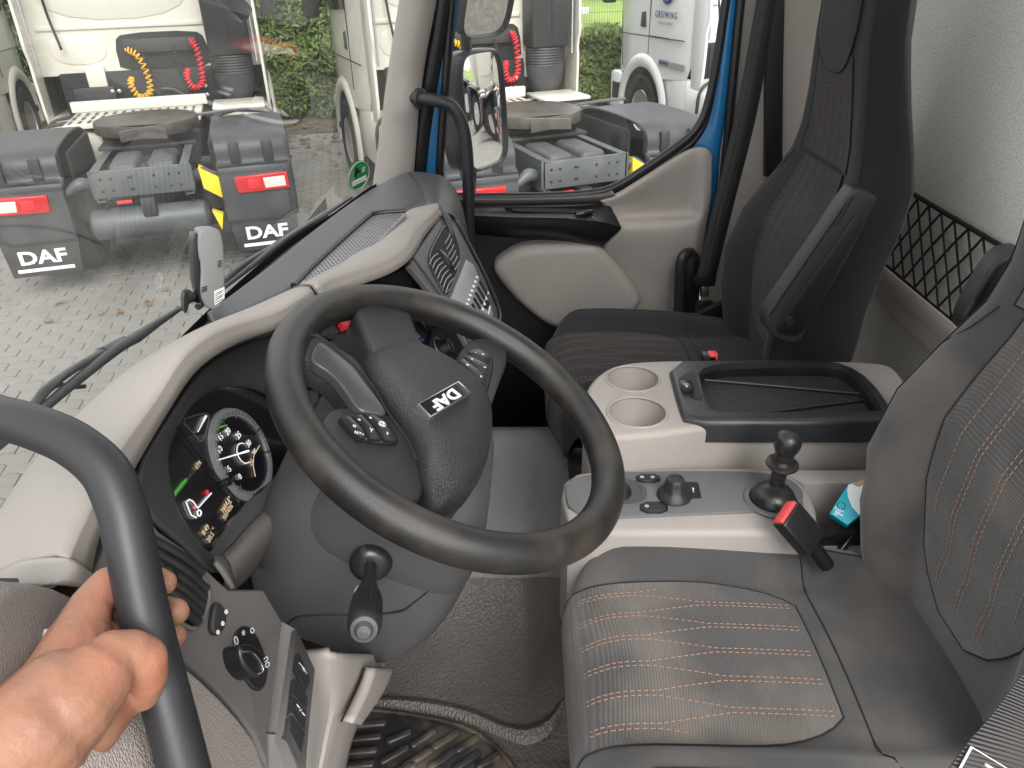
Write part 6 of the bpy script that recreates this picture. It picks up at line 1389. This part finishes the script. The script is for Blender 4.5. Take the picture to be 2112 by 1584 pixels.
    bx('bay_plate', 'engine_dark', t, 2.88, 2.9, -.9, .95, .9, 1.46, .01); bx('bay_bulge', 'truck_dark', t, 2.84, 2.9, .45, .9, 1.0, 1.36, .03); tube('bay_arch', [V((2.85, .3, 1.0)), V((2.84, .2, 1.22)), V((2.84, -.15, 1.28)), V((2.85, -.42, 1.0))], .03, 'truck_dark', t, 8, 20)
    coil('yellow_air_line', [V((2.82, .25, 1.73)), V((2.80, .14, 1.66)), V((2.78, .08, 1.45)), V((2.76, .10, 1.27)), V((2.74, .22, 1.24)), V((2.74, .27, 1.38)), V((2.76, .23, 1.44))], 'suzi_yellow', t)
    coil('red_air_line', [V((2.82, -.44, 1.80)), V((2.80, -.49, 1.70)), V((2.78, -.5, 1.5)), V((2.76, -.48, 1.34)), V((2.74, -.37, 1.30)), V((2.74, -.33, 1.42)), V((2.76, -.37, 1.5))], 'suzi_red', t)
    for y_ in (.08, -.25): coil('electric_coil', [V((2.82, y_, 1.74)), V((2.8, y_ - .02, 1.5)), V((2.8, y_ - .08, 1.3)), V((2.8, y_ - .05, 1.15))], 'truck_dark', t, .02, 22, .006)
    # air intake stack with bellows
    bx('intake_stack', 'truck_dark', t, 2.62, 2.94, -1.08, -.62, 1.62, 3.1, .04)
    bel = [[V((2.78 + .16 * math.cos(a) * (1 + .05 * (k % 2)), -.84 + .225 * math.sin(a) * (1 + .05 * (k % 2)), 1.62 - k * .0145)) for a in [2 * math.pi * i / 24 for i in range(24)]] for k in range(14)]
    loft('intake_bellows', bel, 'truck_dark', t, closed_u=True, ang=20)
    loft('intake_elbow', [[V((2.78 + .16 * s_ * math.cos(a), -.84 + .23 * s_ * math.sin(a), z_)) for a in [2 * math.pi * i / 24 for i in range(24)]] for s_, z_ in ((1, 1.44), (.95, 1.32), (.78, 1.2), (.5, 1.12), (.1, 1.09))], 'truck_grey', t, closed_u=True)
    bx('stack_groove', 'engine_dark', t, 2.61, 2.625, -.87, -.85, 1.75, 2.3, .002)
    # side deflectors (pale edges with wavy lower tip) and gas struts
    for s in (-1, 1):
        prism('side_deflector', chaikin([V((a, s * 1.19, b)) for a, b in ((2.95, 3.05), (2.58, 3.05), (2.58, 1.95), (2.55, 1.8), (2.62, 1.65), (2.6, 1.5), (2.62, 1.05), (2.7, .95), (2.95, 1.0))], 1), (0, s, 0), .03, white, t, .008)
        tube('deflector_strut', [V((2.66, s * 1.12, 3.0)), V((2.66, s * 1.12, 1.55))], .014, 'alloy', t, 8)
        tube('cable', [V((2.9, s * .93, 3.0)), V((2.86, s * .93, 2.2)), V((2.84, s * .88, 1.75))], .014, 'engine_dark', t, 6, 12)
        # side details: door seams, window, arch, step, wheel arch flare
        prism('side_window', [V((a, s * 1.226, b)) for a, b in ((3.75, 2.05), (4.75, 2.0), (4.85, 2.3), (4.7, 2.75), (3.75, 2.75))], (0, s, 0), .012, 'truck_glass', t, .003)
        for P_ in (((seam, 1.2), (seam, 2.85)), ((4.9, 1.05), (5.0, 2.1)), ((3.1, 1.52), (5.1, 1.50))): tube('panel_gap', [V((a, s * 1.222, b)) for a, b in P_], .006, 'engine_dark', t, 6)
        prism('door_handle', [V((a, s * 1.232, b)) for a, b in ((seam + .1, 1.62), (seam + .27, 1.62), (seam + .25, 1.8), (seam + .14, 1.82))], (0, s, 0), .01, 'truck_dark', t, .004)
        ap = [V((fwx + .66 * math.cos(q), s * 1.215, .5 + .66 * math.sin(q))) for q in [math.pi * k / 20 for k in range(-1, 22)]]
        prism('wheel_well', [p + V((0, s * .008, 0)) for p in ap] , (0, s, 0), .01, 'engine_dark', t)
        loft('arch_flare', [[V((fwx + r_ * math.cos(q), s * y_, .5 + r_ * math.sin(q))) for q in [math.pi * k / 20 for k in range(-1, 22)]] for r_, y_ in ((.78, 1.225), (.74, 1.26), (.66, 1.27), (.6, 1.24), (.6, 1.1))], white, t, ang=60)
        bx('entry_step', white, t, 4.95, 5.3, min(s * 1.0, s * 1.24), max(s * 1.0, s * 1.24), .35, .95, .05)
        bx('step_tread', 'truck_dark', t, 4.93, 5.2, min(s * 1.15, s * 1.25), max(s * 1.15, s * 1.25), .55, .8, .02)
        bx('lower_skirt', white, t, 2.95, 3.65, min(s * 1.05, s * 1.2), max(s * 1.05, s * 1.2), .45, 1.05, .03)
        bx('mirror_housing', 'truck_dark', t, 5.0, 5.15, min(s * 1.3, s * 1.5), max(s * 1.3, s * 1.5), 1.9, 2.6, .04)
    ch = prism('wheel_chock', [V((.02 + c_, a, b)) for a, b, c_ in ((-.46, .98, 0), (-.66, .86, 0), (-.69, .79, 0), (-.64, .68, 0), (-.47, .80, 0))], (-1, 0, 0), .16, 'chock_yellow', t, .006)
    prism('chock_side', [V((.0, a, b)) for a, b in ((-.50, .60), (-.585, .56), (-.55, .42))], (-1, 0, 0), .1, 'chock_yellow', ch, .004)
    return t
def place(t, x_, y_, yaw): t.location = (x_, y_, GZ); t.rotation_euler = (0, 0, yaw); return t
def copy_tree(o, parent=None):
    c = o.copy(); COL.objects.link(c)
    if parent is not None: c.parent = parent
    for ch in list(KIDS.get(o, [])): copy_tree(ch, c)
    return c
tr0 = tractor('white tractor unit with yellow and red air lines, seen rear-on through the windscreen')
KIDS = {}
for o in list(bpy.data.objects):
    if o.parent is not None: KIDS.setdefault(o.parent, []).append(o)
place(tr0, 5.232, 3.662, rad(18.0))
t2 = place(copy_tree(tr0), 5.244, -.123, rad(21.6)); t2['label'] = 'white tractor unit rear-on through the passenger window, beside the wing mirror'
t3 = place(copy_tree(tr0), 6.3, 7.75, rad(18)); t3['label'] = 'white truck cut off by the left picture edge, only its cab side and wheel showing'
# truck at the right with company lettering
tr4 = tractor('white truck with GREIWING lettering on its cab side and a silver front wheel', False, 'truck_white2', 4.08, 4.2)
place(tr4, 6.88, -3.83, rad(17.8))
lg = lambda x_, z_: V((x_, 1.236, z_))
text('lettering', 'GREIWING', lg(3.6, 1.80), (-1, 0, 0), (0, 0, 1), .115, 'logo_blue', tr4, .003, .004, sx=.8, space=1.5)
text('lettering', 'TRUCK & TRAILER', lg(3.6, 1.70), (-1, 0, 0), (0, 0, 1), .05, 'logo_grey', tr4, .003)
for r_ in (.15, .085): tube('emblem_ring', [lg(3.6, 2.1) + V((r_ * math.cos(q), 0, r_ * math.sin(q))) for q in [rad(30 + 12 * k) for k in range(27)]], .02, 'logo_blue', tr4, 6)
for dz in (.03, -.06): prism('emblem_bar', [lg(3.6, 2.1 + dz) + V((a, 0.002, b)) for a, b in ((-.2, -.02), (.08, -.02), (.08, .02), (-.17, .02))], (0, 1, 0), .004, 'logo_blue', tr4)
prism('side_stripe', [lg(a, b) for a, b in ((3.72, 1.17), (3.42, 1.17), (3.42, 1.25), (3.72, 1.25))], (0, 1, 0), .004, 'logo_grey', tr4); text('stripe_lettering', 'GREIWING', lg(3.57, 1.21) + V((0, .004, 0)), (-1, 0, 0), (0, 0, 1), .055, 'logo_blue', tr4, .002)
prism('side_stripe', [lg(a, b) for a, b in ((3.40, 1.16), (3.0, 1.16), (3.0, 1.24), (3.40, 1.24))], (0, 1, 0), .004, 'logo_grey', tr4)
tube('panel_gap', [lg(3.05, 1.52), lg(4.05, 1.52)], .006, 'engine_dark', tr4, 6)
# the row goes on behind (seen in the wing mirror)
for k, yy in enumerate((-8.6, -12.4, -16.2, -20.0)):
    c = place(copy_tree(tr0), 5.6 - .1 * k, yy, rad(19)); c['label'] = ['white truck nearest in the wing mirror reflection', 'second white truck in the wing mirror reflection', 'third white truck in the wing mirror reflection', 'farthest white truck in the wing mirror reflection'][k]
for o in list(bpy.data.objects):
    if '_loc' in o: del o['_loc']
